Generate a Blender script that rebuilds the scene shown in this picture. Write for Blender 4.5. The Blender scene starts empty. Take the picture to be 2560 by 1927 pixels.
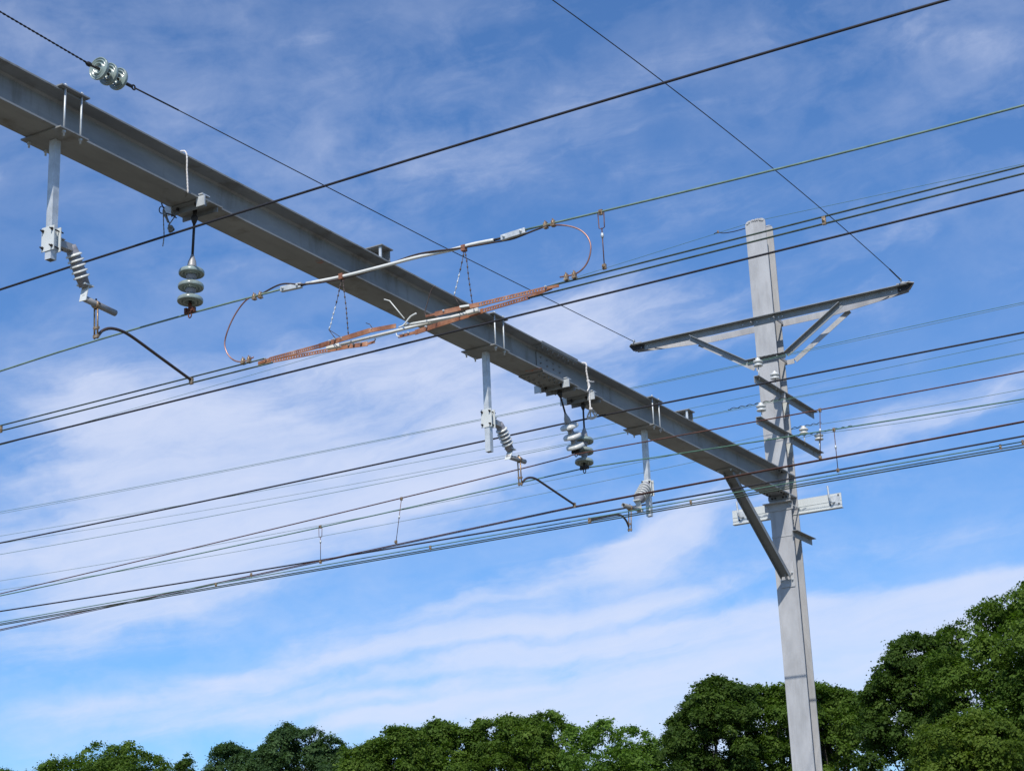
import bpy, math, random
import numpy as np
from mathutils import Vector, Matrix
random.seed(7); rng = np.random.default_rng(11)
S = bpy.context.scene
C = S.collection
rad = math.radians

# ------------------------------------------------------------------ camera
EYE = 1.6
FPX, CX, CY = 4516.2, 1280.0, 963.5
PITCH, ROLL, YAW = 0.30873, -0.04317, 0.52307        # X = across the tracks, Y = along the tracks
_f0 = np.array([math.cos(YAW), math.sin(YAW), 0.0]); _r0 = np.array([math.sin(YAW), -math.cos(YAW), 0.0])
_F = _f0 * math.cos(PITCH) + np.array([0, 0, math.sin(PITCH)]); _U = np.cross(_r0, _F)
_R = _r0 * math.cos(ROLL) + _U * math.sin(ROLL); _UP = -_r0 * math.sin(ROLL) + _U * math.cos(ROLL)
cam_data = bpy.data.cameras.new('camera'); cam = bpy.data.objects.new('camera', cam_data); C.objects.link(cam)
m = Matrix((( _R[0], _UP[0], -_F[0], 0), (_R[1], _UP[1], -_F[1], 0), (_R[2], _UP[2], -_F[2], EYE), (0, 0, 0, 1)))
cam.matrix_world = m
cam_data.sensor_width = 36.0; cam_data.lens = 36.0 * FPX / 2560.0
cam_data.clip_start = 0.1; cam_data.clip_end = 6000
S.camera = cam

def ray(x, y):
    return _R * ((x - CX) / FPX) - _UP * ((y - CY) / FPX) + _F
def at(x, y, X=None, Y=None, Z=None):
    """point of the place seen at measured position (x, y), on the plane X=, Y= or height Z="""
    d = ray(x, y)
    t = X / d[0] if X is not None else Y / d[1] if Y is not None else (Z - EYE) / d[2]
    return Vector((d[0] * t, d[1] * t, d[2] * t + EYE))

# ------------------------------------------------------------------ sky, sun, exposure
SUN = Vector((-2.95, -1.0, 3.2)).normalized()
SUN_EL = math.asin(SUN.z)
world = bpy.data.worlds.new('World'); S.world = world; world.use_nodes = True
nt = world.node_tree; nt.nodes.clear()
class NB:
    def __init__(s, nt): s.nt = nt
    def n(s, t, **k):
        o = s.nt.nodes.new(t)
        for a, b in k.items(): setattr(o, a, b)
        return o
    def put(s, sock, v):
        if hasattr(v, 'is_output'): s.nt.links.new(v, sock)
        else: sock.default_value = v
    def m(s, op, a, b=None, c=None, clamp=False):
        o = s.n('ShaderNodeMath', operation=op); o.use_clamp = clamp
        s.put(o.inputs[0], a)
        if b is not None: s.put(o.inputs[1], b)
        if c is not None: s.put(o.inputs[2], c)
        return o.outputs[0]
    def noise(s, vec, scale, detail=5, rough=.55, dist=0):
        o = s.n('ShaderNodeTexNoise'); s.put(o.inputs['Vector'], vec)
        o.inputs['Scale'].default_value = scale; o.inputs['Detail'].default_value = detail
        o.inputs['Roughness'].default_value = rough; o.inputs['Distortion'].default_value = dist
        return o.outputs['Fac']
    def vec(s, x, y, z=0.0):
        o = s.n('ShaderNodeCombineXYZ'); s.put(o.inputs[0], x); s.put(o.inputs[1], y); s.put(o.inputs[2], z); return o.outputs[0]
    def ramp(s, f, stops):
        o = s.n('ShaderNodeValToRGB'); s.put(o.inputs[0], f); e = o.color_ramp.elements
        while len(e) < len(stops): e.new(.5)
        for i, (p, c) in enumerate(stops):
            e[i].position = p; e[i].color = c if len(c) == 4 else (*c, 1)
        return o.outputs[0]
    def mix(s, f, a, b):
        o = s.n('ShaderNodeMix', data_type='RGBA'); s.put(o.inputs[0], f); s.put(o.inputs[6], a); s.put(o.inputs[7], b); return o.outputs[2]
w = NB(nt)
tc = w.n('ShaderNodeTexCoord'); sep = w.n('ShaderNodeSeparateXYZ'); nt.links.new(tc.outputs['Generated'], sep.inputs[0])
AZ = w.m('ARCTAN2', sep.outputs[0], sep.outputs[1]); EL = w.m('ARCSINE', sep.outputs[2])
sky = w.n('ShaderNodeTexSky', sky_type='NISHITA')
sky.sun_disc = False; sky.sun_elevation = SUN_EL; sky.sun_rotation = math.atan2(SUN.x, SUN.y)
sky.altitude = 0; sky.air_density = 1.0; sky.dust_density = 0.35; sky.ozone_density = 3.2
# cirrus: bands and patches fixed in the sky (azimuth, elevation), broken up by streaky noise
def azel(x, y):
    d = ray(x, y); return math.atan2(d[0], d[1]), math.atan2(d[2], math.hypot(d[0], d[1]))
warpv = w.vec(w.m('MULTIPLY', AZ, 7.0), w.m('MULTIPLY', EL, 14.0), 0.0)
wn1 = w.noise(warpv, 1.0, 5, .55); wn2 = w.noise(w.vec(w.m('ADD', w.m('MULTIPLY', AZ, 7.0), 31.7), w.m('MULTIPLY', EL, 14.0), 4.0), 1.0, 5, .55)
AW = w.m('ADD', AZ, w.m('MULTIPLY', w.m('SUBTRACT', wn1, .5), .17))
EW = w.m('ADD', EL, w.m('MULTIPLY', w.m('SUBTRACT', wn2, .5), .026))
CLOUDS = [  # (x0, y0, x1, y1, half width, density)
    (90, 1010, 420, 960, 75, .85), (60, 1160, 560, 1080, 95, .8), (480, 1060, 820, 1180, 80, .5),
    (0, 1290, 1150, 1120, 125, 1.0), (0, 1430, 900, 1300, 115, 1.05), (0, 1530, 620, 1450, 65, .75),
    (700, 1000, 1300, 880, 90, .6), (1150, 860, 1700, 760, 80, .55), (1050, 1080, 1500, 980, 80, .6),
    (900, 1230, 1400, 1120, 70, .5), (500, 930, 1100, 850, 50, .35),
    (380, 1750, 1300, 1560, 22, .62), (950, 1640, 1900, 1430, 32, .62), (850, 1715, 1550, 1580, 22, .58), (1200, 1660, 2000, 1500, 26, .6), (850, 1610, 1450, 1440, 24, .42), (1250, 1500, 1900, 1300, 38, .62), (1450, 1400, 1850, 1260, 50, .5), (550, 1810, 1350, 1680, 16, .4), (1200, 1550, 1750, 1400, 18, .35),
    (1420, 1400, 1850, 1300, 44, .6), (1000, 1610, 1500, 1530, 20, .5),
    (700, 1850, 1500, 1690, 18, .7), (1300, 1770, 2560, 1580, 62, 1.1), (1150, 1800, 1700, 1690, 16, .7), (1500, 1620, 2700, 1480, 60, 1.0),
    (1000, 1880, 2900, 1720, 110, 1.1), (2000, 1520, 2700, 1420, 30, .8),
    (1950, 1160, 2600, 940, 45, .65), (1750, 1290, 2300, 1160, 45, .35), (2150, 1380, 2600, 1300, 30, .25),
    (0, 1640, 500, 1600, 45, .4), (200, 1800, 900, 1760, 45, .45), (0, 1790, 350, 1740, 25, .35), (300, 1690, 800, 1720, 25, .25),
    (600, 60, 1000, 220, 60, .12), (1350, 300, 1750, 100, 70, .15), (1600, 160, 1850, 60, 50, .12), (2150, 60, 2560, 150, 60, .25),
    (850, 450, 1500, 330, 80, .2), (1350, 640, 2100, 420, 60, .22), (0, 440, 70, 470, 30, .3), (2100, 620, 2560, 480, 60, .15),
    (1250, 780, 1700, 700, 60, .35), (1500, 900, 2100, 760, 60, .35)]
tot = None
for (x0, y0, x1, y1, hw, dn) in CLOUDS:
    a0, e0 = azel(x0, y0); a1, e1 = azel(x1, y1)
    ca, ce = (a0 + a1) / 2, (e0 + e1) / 2; da, de = a1 - a0, e1 - e0; L = math.hypot(da, de); ux, uy = da / L, de / L
    hl = L / 2; hwr = hw / FPX
    dx = w.m('SUBTRACT', AW, ca); dy = w.m('SUBTRACT', EW, ce)
    u = w.m('ADD', w.m('MULTIPLY', dx, ux / hl), w.m('MULTIPLY', dy, uy / hl))
    v = w.m('ADD', w.m('MULTIPLY', dx, -uy / hwr), w.m('MULTIPLY', dy, ux / hwr))
    r2 = w.m('ADD', w.m('MULTIPLY', u, u), w.m('MULTIPLY', v, v))
    g = w.m('MULTIPLY', w.m('EXPONENT', w.m('MULTIPLY', w.m('POWER', r2, 1.05), -0.85)), dn)
    tot = g if tot is None else w.m('ADD', tot, g)
# streaky fine structure, running along the wind
ang = rad(14); ca_, sa_ = math.cos(ang), math.sin(ang)
su = w.m('ADD', w.m('MULTIPLY', AW, ca_), w.m('MULTIPLY', EW, sa_)); sv = w.m('SUBTRACT', w.m('MULTIPLY', EW, ca_), w.m('MULTIPLY', AW, sa_))
fib = w.noise(w.vec(w.m('MULTIPLY', su, 8.0), w.m('MULTIPLY', sv, 42.0), 2.0), 1.0, 7, .6, .4)
puff = w.noise(w.vec(w.m('MULTIPLY', AZ, 22.0), w.m('MULTIPLY', EL, 34.0), 7.0), 1.0, 7, .62, .3)
big = w.noise(w.vec(w.m('MULTIPLY', AZ, 3.0), w.m('MULTIPLY', EL, 5.0), 9.0), 1.0, 4, .5)
fine = w.noise(w.vec(w.m('MULTIPLY', su, 30.0), w.m('MULTIPLY', sv, 150.0), 5.0), 1.0, 5, .65, .6)
tex = w.m('ADD', w.m('ADD', w.m('MULTIPLY', fib, .5), w.m('MULTIPLY', puff, .3)), w.m('MULTIPLY', fine, .2))
texc = w.m('ADD', w.m('MULTIPLY', w.m('SUBTRACT', tex, .5), 2.4), .55, clamp=True)
bandn = w.noise(w.vec(w.m('MULTIPLY', su, 3.0), w.m('MULTIPLY', sv, 55.0), 12.0), 1.0, 4, .5, .2)
band = w.m('ADD', w.m('MULTIPLY', w.m('SUBTRACT', bandn, .5), 2.4), .8, clamp=True)
mr = w.n('ShaderNodeMapRange', interpolation_type='SMOOTHSTEP'); w.put(mr.inputs[0], w.m('ADD', tot, w.m('MULTIPLY', w.m('SUBTRACT', tex, .5), 1.9)))
mr.inputs[1].default_value = -.02; mr.inputs[2].default_value = 1.12
cover = w.m('MULTIPLY', w.m('MULTIPLY', mr.outputs[0], w.m('MINIMUM', w.m('ADD', tot, .35), 1.15)), w.m('ADD', w.m('MULTIPLY', w.m('MULTIPLY', texc, band), 1.25), .42))
soft = w.noise(w.vec(w.m('MULTIPLY', su, 6.0), w.m('MULTIPLY', sv, 20.0), 3.0), 1.0, 6, .55, .5)
sft = w.m('ADD', w.m('MULTIPLY', soft, .55), w.m('MULTIPLY', puff, .45))
veil = w.m('MULTIPLY', w.m('MULTIPLY', w.m('SUBTRACT', sft, .40, clamp=True), w.m('SUBTRACT', big, .30, clamp=True), clamp=True), 3.6, clamp=True)
dens = w.m('ADD', cover, veil)
dens = w.m('SUBTRACT', 1.0, w.m('EXPONENT', w.m('MULTIPLY', dens, -1.3)), clamp=True)
dens = w.m('MULTIPLY', dens, .93)
skycol = w.n('ShaderNodeMix', data_type='RGBA', blend_type='MULTIPLY'); skycol.inputs[0].default_value = 1.0
nt.links.new(sky.outputs[0], skycol.inputs[6]); skycol.inputs[7].default_value = (.72, 1.04, 1.40, 1)
col = w.mix(dens, skycol.outputs[2], (6.9, 7.5, 9.3, 1))
bg = w.n('ShaderNodeBackground'); nt.links.new(col, bg.inputs[0]); bg.inputs[1].default_value = 0.105
out = w.n('ShaderNodeOutputWorld'); nt.links.new(bg.outputs[0], out.inputs[0])
world.cycles.sampling_method = 'MANUAL'; world.cycles.sample_map_resolution = 512
sd = bpy.data.lights.new('sun', 'SUN'); sd.energy = 4.3; sd.angle = rad(.53); sd.color = (1.0, .955, .89)
so = bpy.data.objects.new('sun', sd); C.objects.link(so); so.rotation_euler = SUN.to_track_quat('Z', 'Y').to_euler(); so.location = (0, 0, 30)
S.view_settings.view_transform = 'Standard'; S.view_settings.look = 'None'; S.view_settings.gamma = 1
S.view_settings.use_curve_mapping = False; S.view_settings.exposure = 0.0
S.render.engine = 'CYCLES'

# ------------------------------------------------------------------ materials
def mat(name, stops, rough=.6, metal=0.0, scale=6.0, bump=0.0, detail=6, spec=.5, stretch=None, coat=0):
    """noise-mottled surface: stops is a list of (position, colour)"""
    M = bpy.data.materials.new(name); M.use_nodes = True; t = M.node_tree; b = t.nodes['Principled BSDF']; q = NB(t)
    tc = q.n('ShaderNodeTexCoord'); v = tc.outputs['Object']
    if stretch:
        mp = q.n('ShaderNodeMapping'); mp.inputs['Scale'].default_value = stretch; t.links.new(v, mp.inputs[0]); v = mp.outputs[0]
    f = q.noise(v, scale, detail, .65); c = q.ramp(f, stops); t.links.new(c, b.inputs['Base Color'])
    f2 = q.noise(v, scale * 3.1, 4, .6)
    t.links.new(q.m('ADD', q.m('MULTIPLY', f2, .3), rough - .15), b.inputs['Roughness'])
    b.inputs['Metallic'].default_value = metal; b.inputs['Specular IOR Level'].default_value = spec
    b.inputs['Coat Weight'].default_value = coat
    if bump:
        bp = q.n('ShaderNodeBump'); bp.inputs['Strength'].default_value = bump; bp.inputs['Distance'].default_value = .01
        t.links.new(f2, bp.inputs['Height']); t.links.new(bp.outputs[0], b.inputs['Normal'])
    return M
def wear(M, amt, col, sc=(14, 14, .7), lo=.52, hi=.66):
    """grime and drip streaks over a steel surface"""
    t = M.node_tree; q = NB(t); b = t.nodes['Principled BSDF']; src = b.inputs['Base Color'].links[0].from_socket
    tc = q.n('ShaderNodeTexCoord'); mp = q.n('ShaderNodeMapping'); mp.inputs['Scale'].default_value = sc; t.links.new(tc.outputs['Object'], mp.inputs[0])
    n1 = q.noise(mp.outputs[0], 1.0, 8, .62, .3); n2 = q.noise(tc.outputs['Object'], .9, 5, .6)
    k = q.ramp(q.m('ADD', q.m('MULTIPLY', n1, .6), q.m('MULTIPLY', n2, .4)), [(lo, (0, 0, 0)), (hi, (1, 1, 1))])
    t.links.new(q.mix(q.m('MULTIPLY', k, amt), src, (*col, 1)), b.inputs['Base Color']); return M
def g3(v, tint=(1, 1, 1)): return tuple(v * t for t in tint)
cool = (.97, 1.0, 1.05)
GALV = wear(mat('galvanised_steel', [(.32, g3(.33)), (.5, g3(.405)), (.68, g3(.47))], .6, .1, 3.5, .15, stretch=(1, 1, .4)), .45, (.25, .24, .22))
def beam_mat():
    M = mat('weathered_galvanised_steel', [(.28, (.185, .190, .190)), (.5, (.255, .262, .260)), (.72, (.33, .335, .33))], .6, .15, 2.2, .12, stretch=(.35, 1, 1))
    t = M.node_tree; q = NB(t); b = t.nodes['Principled BSDF']; src = b.inputs['Base Color'].links[0].from_socket
    tc = q.n('ShaderNodeTexCoord'); n = q.noise(tc.outputs['Object'], 5.0, 8, .7); k = q.ramp(n, [(.60, (0, 0, 0)), (.74, (1, 1, 1))])
    t.links.new(q.mix(q.m('MULTIPLY', k, .35), src, (.15, .125, .095, 1)), b.inputs['Base Color']); return wear(M, .6, (.14, .125, .10), (5, 5, 1.0), .53, .62)
BEAM = beam_mat()
GALVN = mat('new_galvanised_steel', [(.35, (.46, .49, .50)), (.5, (.55, .58, .59)), (.65, (.64, .67, .68))], .45, .3, 10.0, .1)
SHADE = mat('shaded_galvanised_angle', [(.3, (.22, .235, .24)), (.7, (.32, .335, .34))], .6, .15, 4.0, .1)  # darker galvanised copy: self-shadow of the crossarm front put into the colour
PALE = mat('pale_painted_steel', [(.3, (.53, .56, .55)), (.7, (.60, .63, .62))], .55, .0, 5.0)
PORC = wear(mat('grey_glazed_porcelain', [(.3, (.23, .30, .28)), (.7, (.31, .38, .36))], .24, .0, 5.0, coat=.25), .5, (.16, .15, .12), (9, 9, 5), .5, .62)
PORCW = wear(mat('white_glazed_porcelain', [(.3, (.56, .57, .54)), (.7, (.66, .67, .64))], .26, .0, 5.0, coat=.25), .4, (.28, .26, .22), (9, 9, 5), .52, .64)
PORCG = mat('matte_grey_silicone', [(.3, (.23, .23, .26)), (.7, (.28, .28, .31))], .5, .0, 5.0)
RUSTY = mat('rust_brown_iron', [(.3, (.06, .025, .015)), (.7, (.20, .06, .03))], .7, .2, 30.0, .3)
CAP = mat('grey_cast_iron_cap', [(.3, (.28, .28, .28)), (.7, (.38, .37, .36))], .5, .3, 9.0)
DARK = mat('dark_blackened_iron', [(.3, (.018, .017, .018)), (.7, (.045, .038, .034))], .65, .2, 12.0, .2)
BRONZE = mat('bronze_fitting', [(.35, (.22, .14, .075)), (.55, (.36, .25, .15)), (.7, (.60, .50, .36))], .38, .5, 30.0, .2)
BROWNROD = mat('brown_oxidised_rod', [(.3, (.055, .038, .034)), (.7, (.10, .072, .06))], .5, .3, 14.0)
COPPER = mat('oxidised_copper_runner', [(.32, (.17, .065, .035)), (.48, (.32, .135, .07)), (.60, (.42, .20, .11)), (.70, (.58, .38, .28))], .5, .2, 7.0, .2)
WHITE = mat('white_fibreglass_rod', [(.3, (.66, .66, .60)), (.7, (.78, .78, .73))], .35, .0, 9.0)
BLACKC = mat('black_insulated_cable', [(.3, (.012, .011, .015)), (.7, (.022, .020, .025))], .55, .0, 9.0)
GREENW = mat('green_patina_wire', [(.3, (.05, .12, .085)), (.7, (.12, .24, .17))], .6, .1, 9.0)
GREENL = mat('pale_green_patina_wire', [(.3, (.10, .165, .13)), (.7, (.19, .28, .225))], .6, .1, 9.0)
BROWNW = mat('brown_copper_wire', [(.3, (.075, .036, .028)), (.7, (.16, .075, .052))], .5, .3, 9.0)
DKGREEN = mat('dark_worn_contact_wire', [(.3, (.025, .042, .034)), (.7, (.07, .10, .07))], .5, .3, 9.0)
ROPEW = mat('white_rope', [(.3, (.74, .70, .66)), (.7, (.84, .81, .78))], .9, 0, 60.0, .8)
ROPEG = mat('grey_weathered_rope', [(.3, (.16, .15, .13)), (.7, (.30, .29, .26))], .9, 0, 60.0, .8)
REDP = mat('orange_paint_mark', [(.44, (.25, .27, .285)), (.56, (.33, .15, .10)), (.7, (.34, .14, .08))], .7, 0, 22.0)
BARK = mat('bark', [(.3, (.05, .04, .03)), (.7, (.12, .10, .08))], .9, 0, 4.0, .8, stretch=(1, 1, .2))
def leaf_mat(name, dk, md, lt, tr=.38):
    M = bpy.data.materials.new(name); M.use_nodes = True; t = M.node_tree; q = NB(t); b = t.nodes['Principled BSDF']
    at_ = q.n('ShaderNodeAttribute', attribute_name='tone')
    tc = q.n('ShaderNodeTexCoord'); n = q.noise(tc.outputs['Object'], .45, 3, .5)
    f = q.m('ADD', q.m('MULTIPLY', at_.outputs['Fac'], .6), q.m('MULTIPLY', n, .4))
    c = q.ramp(f, [(.2, dk), (.5, md), (.8, lt)]); t.links.new(c, b.inputs['Base Color'])
    b.inputs['Roughness'].default_value = .6; b.inputs['Specular IOR Level'].default_value = .14
    tl = q.n('ShaderNodeBsdfTranslucent'); hs = q.n('ShaderNodeMix', data_type='RGBA', blend_type='MULTIPLY'); hs.inputs[0].default_value = 1
    t.links.new(c, hs.inputs[6]); hs.inputs[7].default_value = (1.3, 1.5, .5, 1); t.links.new(hs.outputs[2], tl.inputs[0])
    mx = q.n('ShaderNodeMixShader'); mx.inputs[0].default_value = tr
    t.links.new(b.outputs[0], mx.inputs[1]); t.links.new(tl.outputs[0], mx.inputs[2])
    t.links.new(mx.outputs[0], t.nodes['Material Output'].inputs[0]); return M
LEAF_MID = leaf_mat('maple_leaves', (.042, .082, .011), (.078, .136, .019), (.145, .220, .038))
LEAF_DARK = leaf_mat('dark_leaves', (.028, .058, .010), (.054, .098, .016), (.105, .165, .030))
LEAF_BLUE = leaf_mat('blue_green_leaves', (.034, .072, .026), (.060, .112, .040), (.100, .165, .060))
LEAF_LIGHT = leaf_mat('light_leaves', (.060, .120, .018), (.105, .190, .030), (.165, .265, .050))
LEAF_YEL = leaf_mat('yellow_green_leaves', (.050, .088, .012), (.088, .138, .018), (.145, .20, .030))

# ------------------------------------------------------------------ mesh helpers
def V(*a): return Vector(a[0] if len(a) == 1 else a)
class MB:
    def __init__(s): s.v = []; s.f = []; s.sm = []
    def box(s, c, ax, ay, az):
        """c centre, ax/ay/az half-extent vectors"""
        c = V(c); ax, ay, az = V(ax), V(ay), V(az); n = len(s.v)
        if ax.cross(ay).dot(az) < 0: ax = -ax
        for k in (-1, 1):
            for j in (-1, 1):
                for i in (-1, 1): s.v.append(c + ax * i + ay * j + az * k)
        for q in ((0, 2, 3, 1), (4, 5, 7, 6), (0, 1, 5, 4), (2, 6, 7, 3), (0, 4, 6, 2), (1, 3, 7, 5)): s.f.append([n + i for i in q]); s.sm.append(False)
        return s
    def bx(s, x0, x1, y0, y1, z0, z1):
        return s.box(((x0 + x1) / 2, (y0 + y1) / 2, (z0 + z1) / 2), ((x1 - x0) / 2, 0, 0), (0, (y1 - y0) / 2, 0), (0, 0, (z1 - z0) / 2))
    def bar(s, p, q, a, b):
        """bar from p to q with half-section vectors a, b (projected square to the bar)"""
        p, q = V(p), V(q); d = (q - p) / 2; u = d.normalized()
        a = V(a); la = a.length; a = a - u * a.dot(u); a.normalize(); bb = V(b); lb = bb.length; bb = bb - u * bb.dot(u) - a * bb.dot(a); bb.normalize()
        return s.box((p + q) / 2, d, a * la, bb * lb)
    def angle(s, p, q, a, b, la, lb, t):
        """L-section with its heel on p-q, legs along a (length la) and b (length lb)"""
        p, q = V(p), V(q); a, b = V(a).normalized(), V(b).normalized()
        s.bar(p + a * la / 2 + b * t / 2, q + a * la / 2 + b * t / 2, a * la / 2, b * t / 2)
        s.bar(p + b * (lb + t) / 2 + a * t / 2, q + b * (lb + t) / 2 + a * t / 2, b * (lb - t) / 2, a * t / 2)
        return s
    def tube(s, pts, r, n=8, caps=True):
        pts = [V(p) for p in pts]; N = len(pts); rr = r if hasattr(r, '__len__') else [r] * N
        base = len(s.v); t0 = (pts[1] - pts[0]).normalized()
        u = t0.orthogonal().normalized()
        for i, p in enumerate(pts):
            t = (pts[min(i + 1, N - 1)] - pts[max(i - 1, 0)]).normalized()
            u = (u - t * u.dot(t)).normalized(); v_ = t.cross(u)
            for k in range(n):
                a = 2 * math.pi * k / n; s.v.append(p + (u * math.cos(a) + v_ * math.sin(a)) * rr[i])
        for i in range(N - 1):
            for k in range(n):
                a = base + i * n + k; b = base + i * n + (k + 1) % n
                s.f.append([a, b, b + n, a + n]); s.sm.append(True)
        if caps:
            s.f.append([base + k for k in range(n)][::-1]); s.sm.append(False)
            s.f.append([base + (N - 1) * n + k for k in range(n)]); s.sm.append(False)
        return s
    def lathe(s, A, d, prof, n=24, smooth=True):
        """profile of (distance along d, radius) turned round the axis from A"""
        A, d = V(A), V(d).normalized(); u = d.orthogonal().normalized(); v_ = d.cross(u); base = len(s.v)
        for (t, r) in prof:
            for k in range(n):
                a = 2 * math.pi * k / n; s.v.append(A + d * t + (u * math.cos(a) + v_ * math.sin(a)) * max(r, 1e-4))
        for i in range(len(prof) - 1):
            for k in range(n):
                a = base + i * n + k; b = base + i * n + (k + 1) % n
                s.f.append([a, b, b + n, a + n]); s.sm.append(smooth)
        return s
    def prism(s, poly, d):
        """flat polygon poly given thickness vector d"""
        n = len(poly); b = len(s.v); d = V(d)
        for p in poly: s.v.append(V(p))
        for p in poly: s.v.append(V(p) + d)
        s.f.append([b + i for i in range(n)][::-1]); s.f.append([b + n + i for i in range(n)]); s.sm += [False, False]
        for i in range(n): s.f.append([b + i, b + (i + 1) % n, b + n + (i + 1) % n, b + n + i]); s.sm.append(False)
        return s
    def bolt(s, p, d, r=.012, h=.012):
        s.lathe(p, d, [(-.002, r), (h, r), (h, 0)], 6, False); s.lathe(V(p) + V(d).normalized() * h, d, [(0, r * .5), (h * .8, r * .5), (h * .8, 0)], 6, False); return s
    def build(s, name, material, parent=None, bevel=0):
        me = bpy.data.meshes.new(name)
        o = bpy.data.objects.new(name, me); C.objects.link(o)
        off = Vector((0, 0, 0))
        if parent is not None:
            o.parent = parent; q = parent
            while q is not None: off = off + q.location; q = q.parent
        elif s.v: 
            off = sum(s.v, Vector()) / len(s.v); o.location = off
        me.from_pydata([tuple(v - off) for v in s.v], [], s.f); me.materials.append(material)
        me.polygons.foreach_set('use_smooth', s.sm); me.update()
        if name in ('bolt', 'zinc_drip', 'tie_knot', 'fillet', 'knot'): o['kind'] = 'stuff'
        if bevel:
            bm = o.modifiers.new('bevel', 'BEVEL'); bm.width = bevel; bm.segments = 2; bm.limit_method = 'ANGLE'
        return o
def tag(o, label=None, cat=None, group=None, kind=None):
    if label: o['label'] = label
    if cat: o['category'] = cat
    if group: o['group'] = group
    if kind: o['kind'] = kind
    return o
def thing(name, label, cat, loc, group=None):
    o = bpy.data.objects.new(name, None); C.objects.link(o); o.location = V(loc); o.empty_display_size = .2
    return tag(o, label, cat, group)
def copy_thing(o, label, shift):
    c = o.copy(); C.objects.link(c); c.location = o.location + V(shift); c['label'] = label
    for ch in list(o.children):
        k = ch.copy(); C.objects.link(k); k.parent = c
        for g in list(ch.children):
            h = g.copy(); C.objects.link(h); h.parent = k
    return c
def spline(pts, n=8):
    """Catmull-Rom through the points"""
    pts = [V(p) for p in pts]; P = [pts[0] * 2 - pts[1]] + pts + [pts[-1] * 2 - pts[-2]]; out = []
    for i in range(1, len(P) - 2):
        for k in range(n):
            t = k / n; a, b, c, d = P[i - 1], P[i], P[i + 1], P[i + 2]
            out.append(.5 * ((2 * b) + (c - a) * t + (2 * a - 5 * b + 4 * c - d) * t * t + (3 * b - a - 3 * c + d) * t ** 3))
    out.append(pts[-1]); return out

# ------------------------------------------------------------------ ground
gm = mat('ballast_and_dry_grass', [(.3, (.09, .085, .06)), (.5, (.14, .125, .09)), (.7, (.19, .17, .13))], .95, 0, .6, .3, 10)
MB().box((0, 0, -.25), (3000, 0, 0), (0, 3000, 0), (0, 0, .25)).build('ground', gm)['kind'] = 'structure'

# ------------------------------------------------------------------ steel pole (H section)
XP, YP = 24.0, 9.447; HW = .163; XF = 24.285            # near face, centre, half width, far flange inner face
FT = .016; HY = 9.444
ZB = 6.283 + EYE; BH = .343                              # underside and depth of the beam
pole = thing('steel_pole', 'tall grey galvanised steel H-section pole with rounded top at the right', 'pole', (XP, YP, 0))
def flange_poly(x, top, rc):
    pts = [(x, YP - HW, 0), (x, YP + HW, 0)]
    for k in range(7):
        a = k / 6 * math.pi / 2; pts.append((x, YP + HW - rc + rc * math.cos(a), top - rc + rc * math.sin(a)))
    for k in range(7):
        a = math.pi / 2 + k / 6 * math.pi / 2; pts.append((x, YP - HW + rc + rc * math.cos(a), top - rc + rc * math.sin(a)))
    return pts
ztop = 10.62 + EYE
MB().prism(flange_poly(XP, ztop, .07), (FT, 0, 0)).build('flange', GALV, pole)
MB().prism(flange_poly(XF, ztop - .02, .07), (FT, 0, 0)).build('flange', GALV, pole)
MB().bx(XP + FT, XF, YP - .006, YP + .006, 0, ztop - .03).build('web', GALV, pole)
cap = MB()
for k in range(26):
    y = YP - .14 + .28 * rng.random(); z = ztop - .01 - .02 * rng.random() - (abs(y - YP) / .15) ** 4 * .05
    cap.lathe((XP - .004, y, z), (0, 0, 1), [(-.015, .006), (0, .013), (.014, .008), (.02, 0)], 6)
cap.build('zinc_drip', GALV, pole)
for z in (ZB + .010, ZB + BH - .010):                     # stiffeners level with the beam flanges
    for s_ in (-1, 1): MB().bx(XP + FT + .001, XF - .001, min(YP + s_ * .008, YP + s_ * (HW - .004)), max(YP + s_ * .008, YP + s_ * (HW - .004)), z - .007, z + .007).build('stiffener_plate', GALV, pole)
# horizontal channel clamped behind the pole, with two upright hooks
ct, cb = at(1834, 1278, X=24.36), at(1839.4, 1314, X=24.36); cr = at(2106, 1236.2, X=24.36)
y0, y1 = cr.y, ct.y; zt, zb = ct.z - .003, cb.z
chn = thing('clamped_channel', 'pale horizontal steel channel with two upright hooks clamped behind the pole', 'bracket', (XF + .05, YP, zb))
xc = XF + FT + .003
m_ = MB(); m_.bx(xc, xc + .008, y0, y1, zb + .008, zt)
m_.bx(xc - .03, xc + .06, y0 - .0, y1 + .0, zb, zb + .0075); m_.bx(xc - .005, xc - .0005, y0, y1, (zb + zt) / 2 - .004, (zb + zt) / 2 + .004)
m_.build('channel', PALE, chn)
for yy in (y0 + .13, y1 - .15):
    MB().bx(xc - .008, xc - .001, yy - .11, yy + .06, zb + .009, zt - .03).build('hook_plate', GALVN, chn)
    h = spline([(xc - .012, yy - .03, zb + .10), (xc - .05, yy - .0, zb + .085), (xc - .075, yy + .02, zb + .13), (xc - .075, yy + .03, zb + .22), (xc - .075, yy + .035, zt + .11)], 6)
    MB().tube(h, .014, 10).build('hook', GALVN, chn)
    b_ = MB()
    for (dy, dz) in ((-.09, .19), (-.09, .06), (.04, .06)): b_.bolt((xc - .008, yy + dy, zb + dz), (-1, 0, 0), .011)
    b_.build('bolt', DARK, chn)
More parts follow.
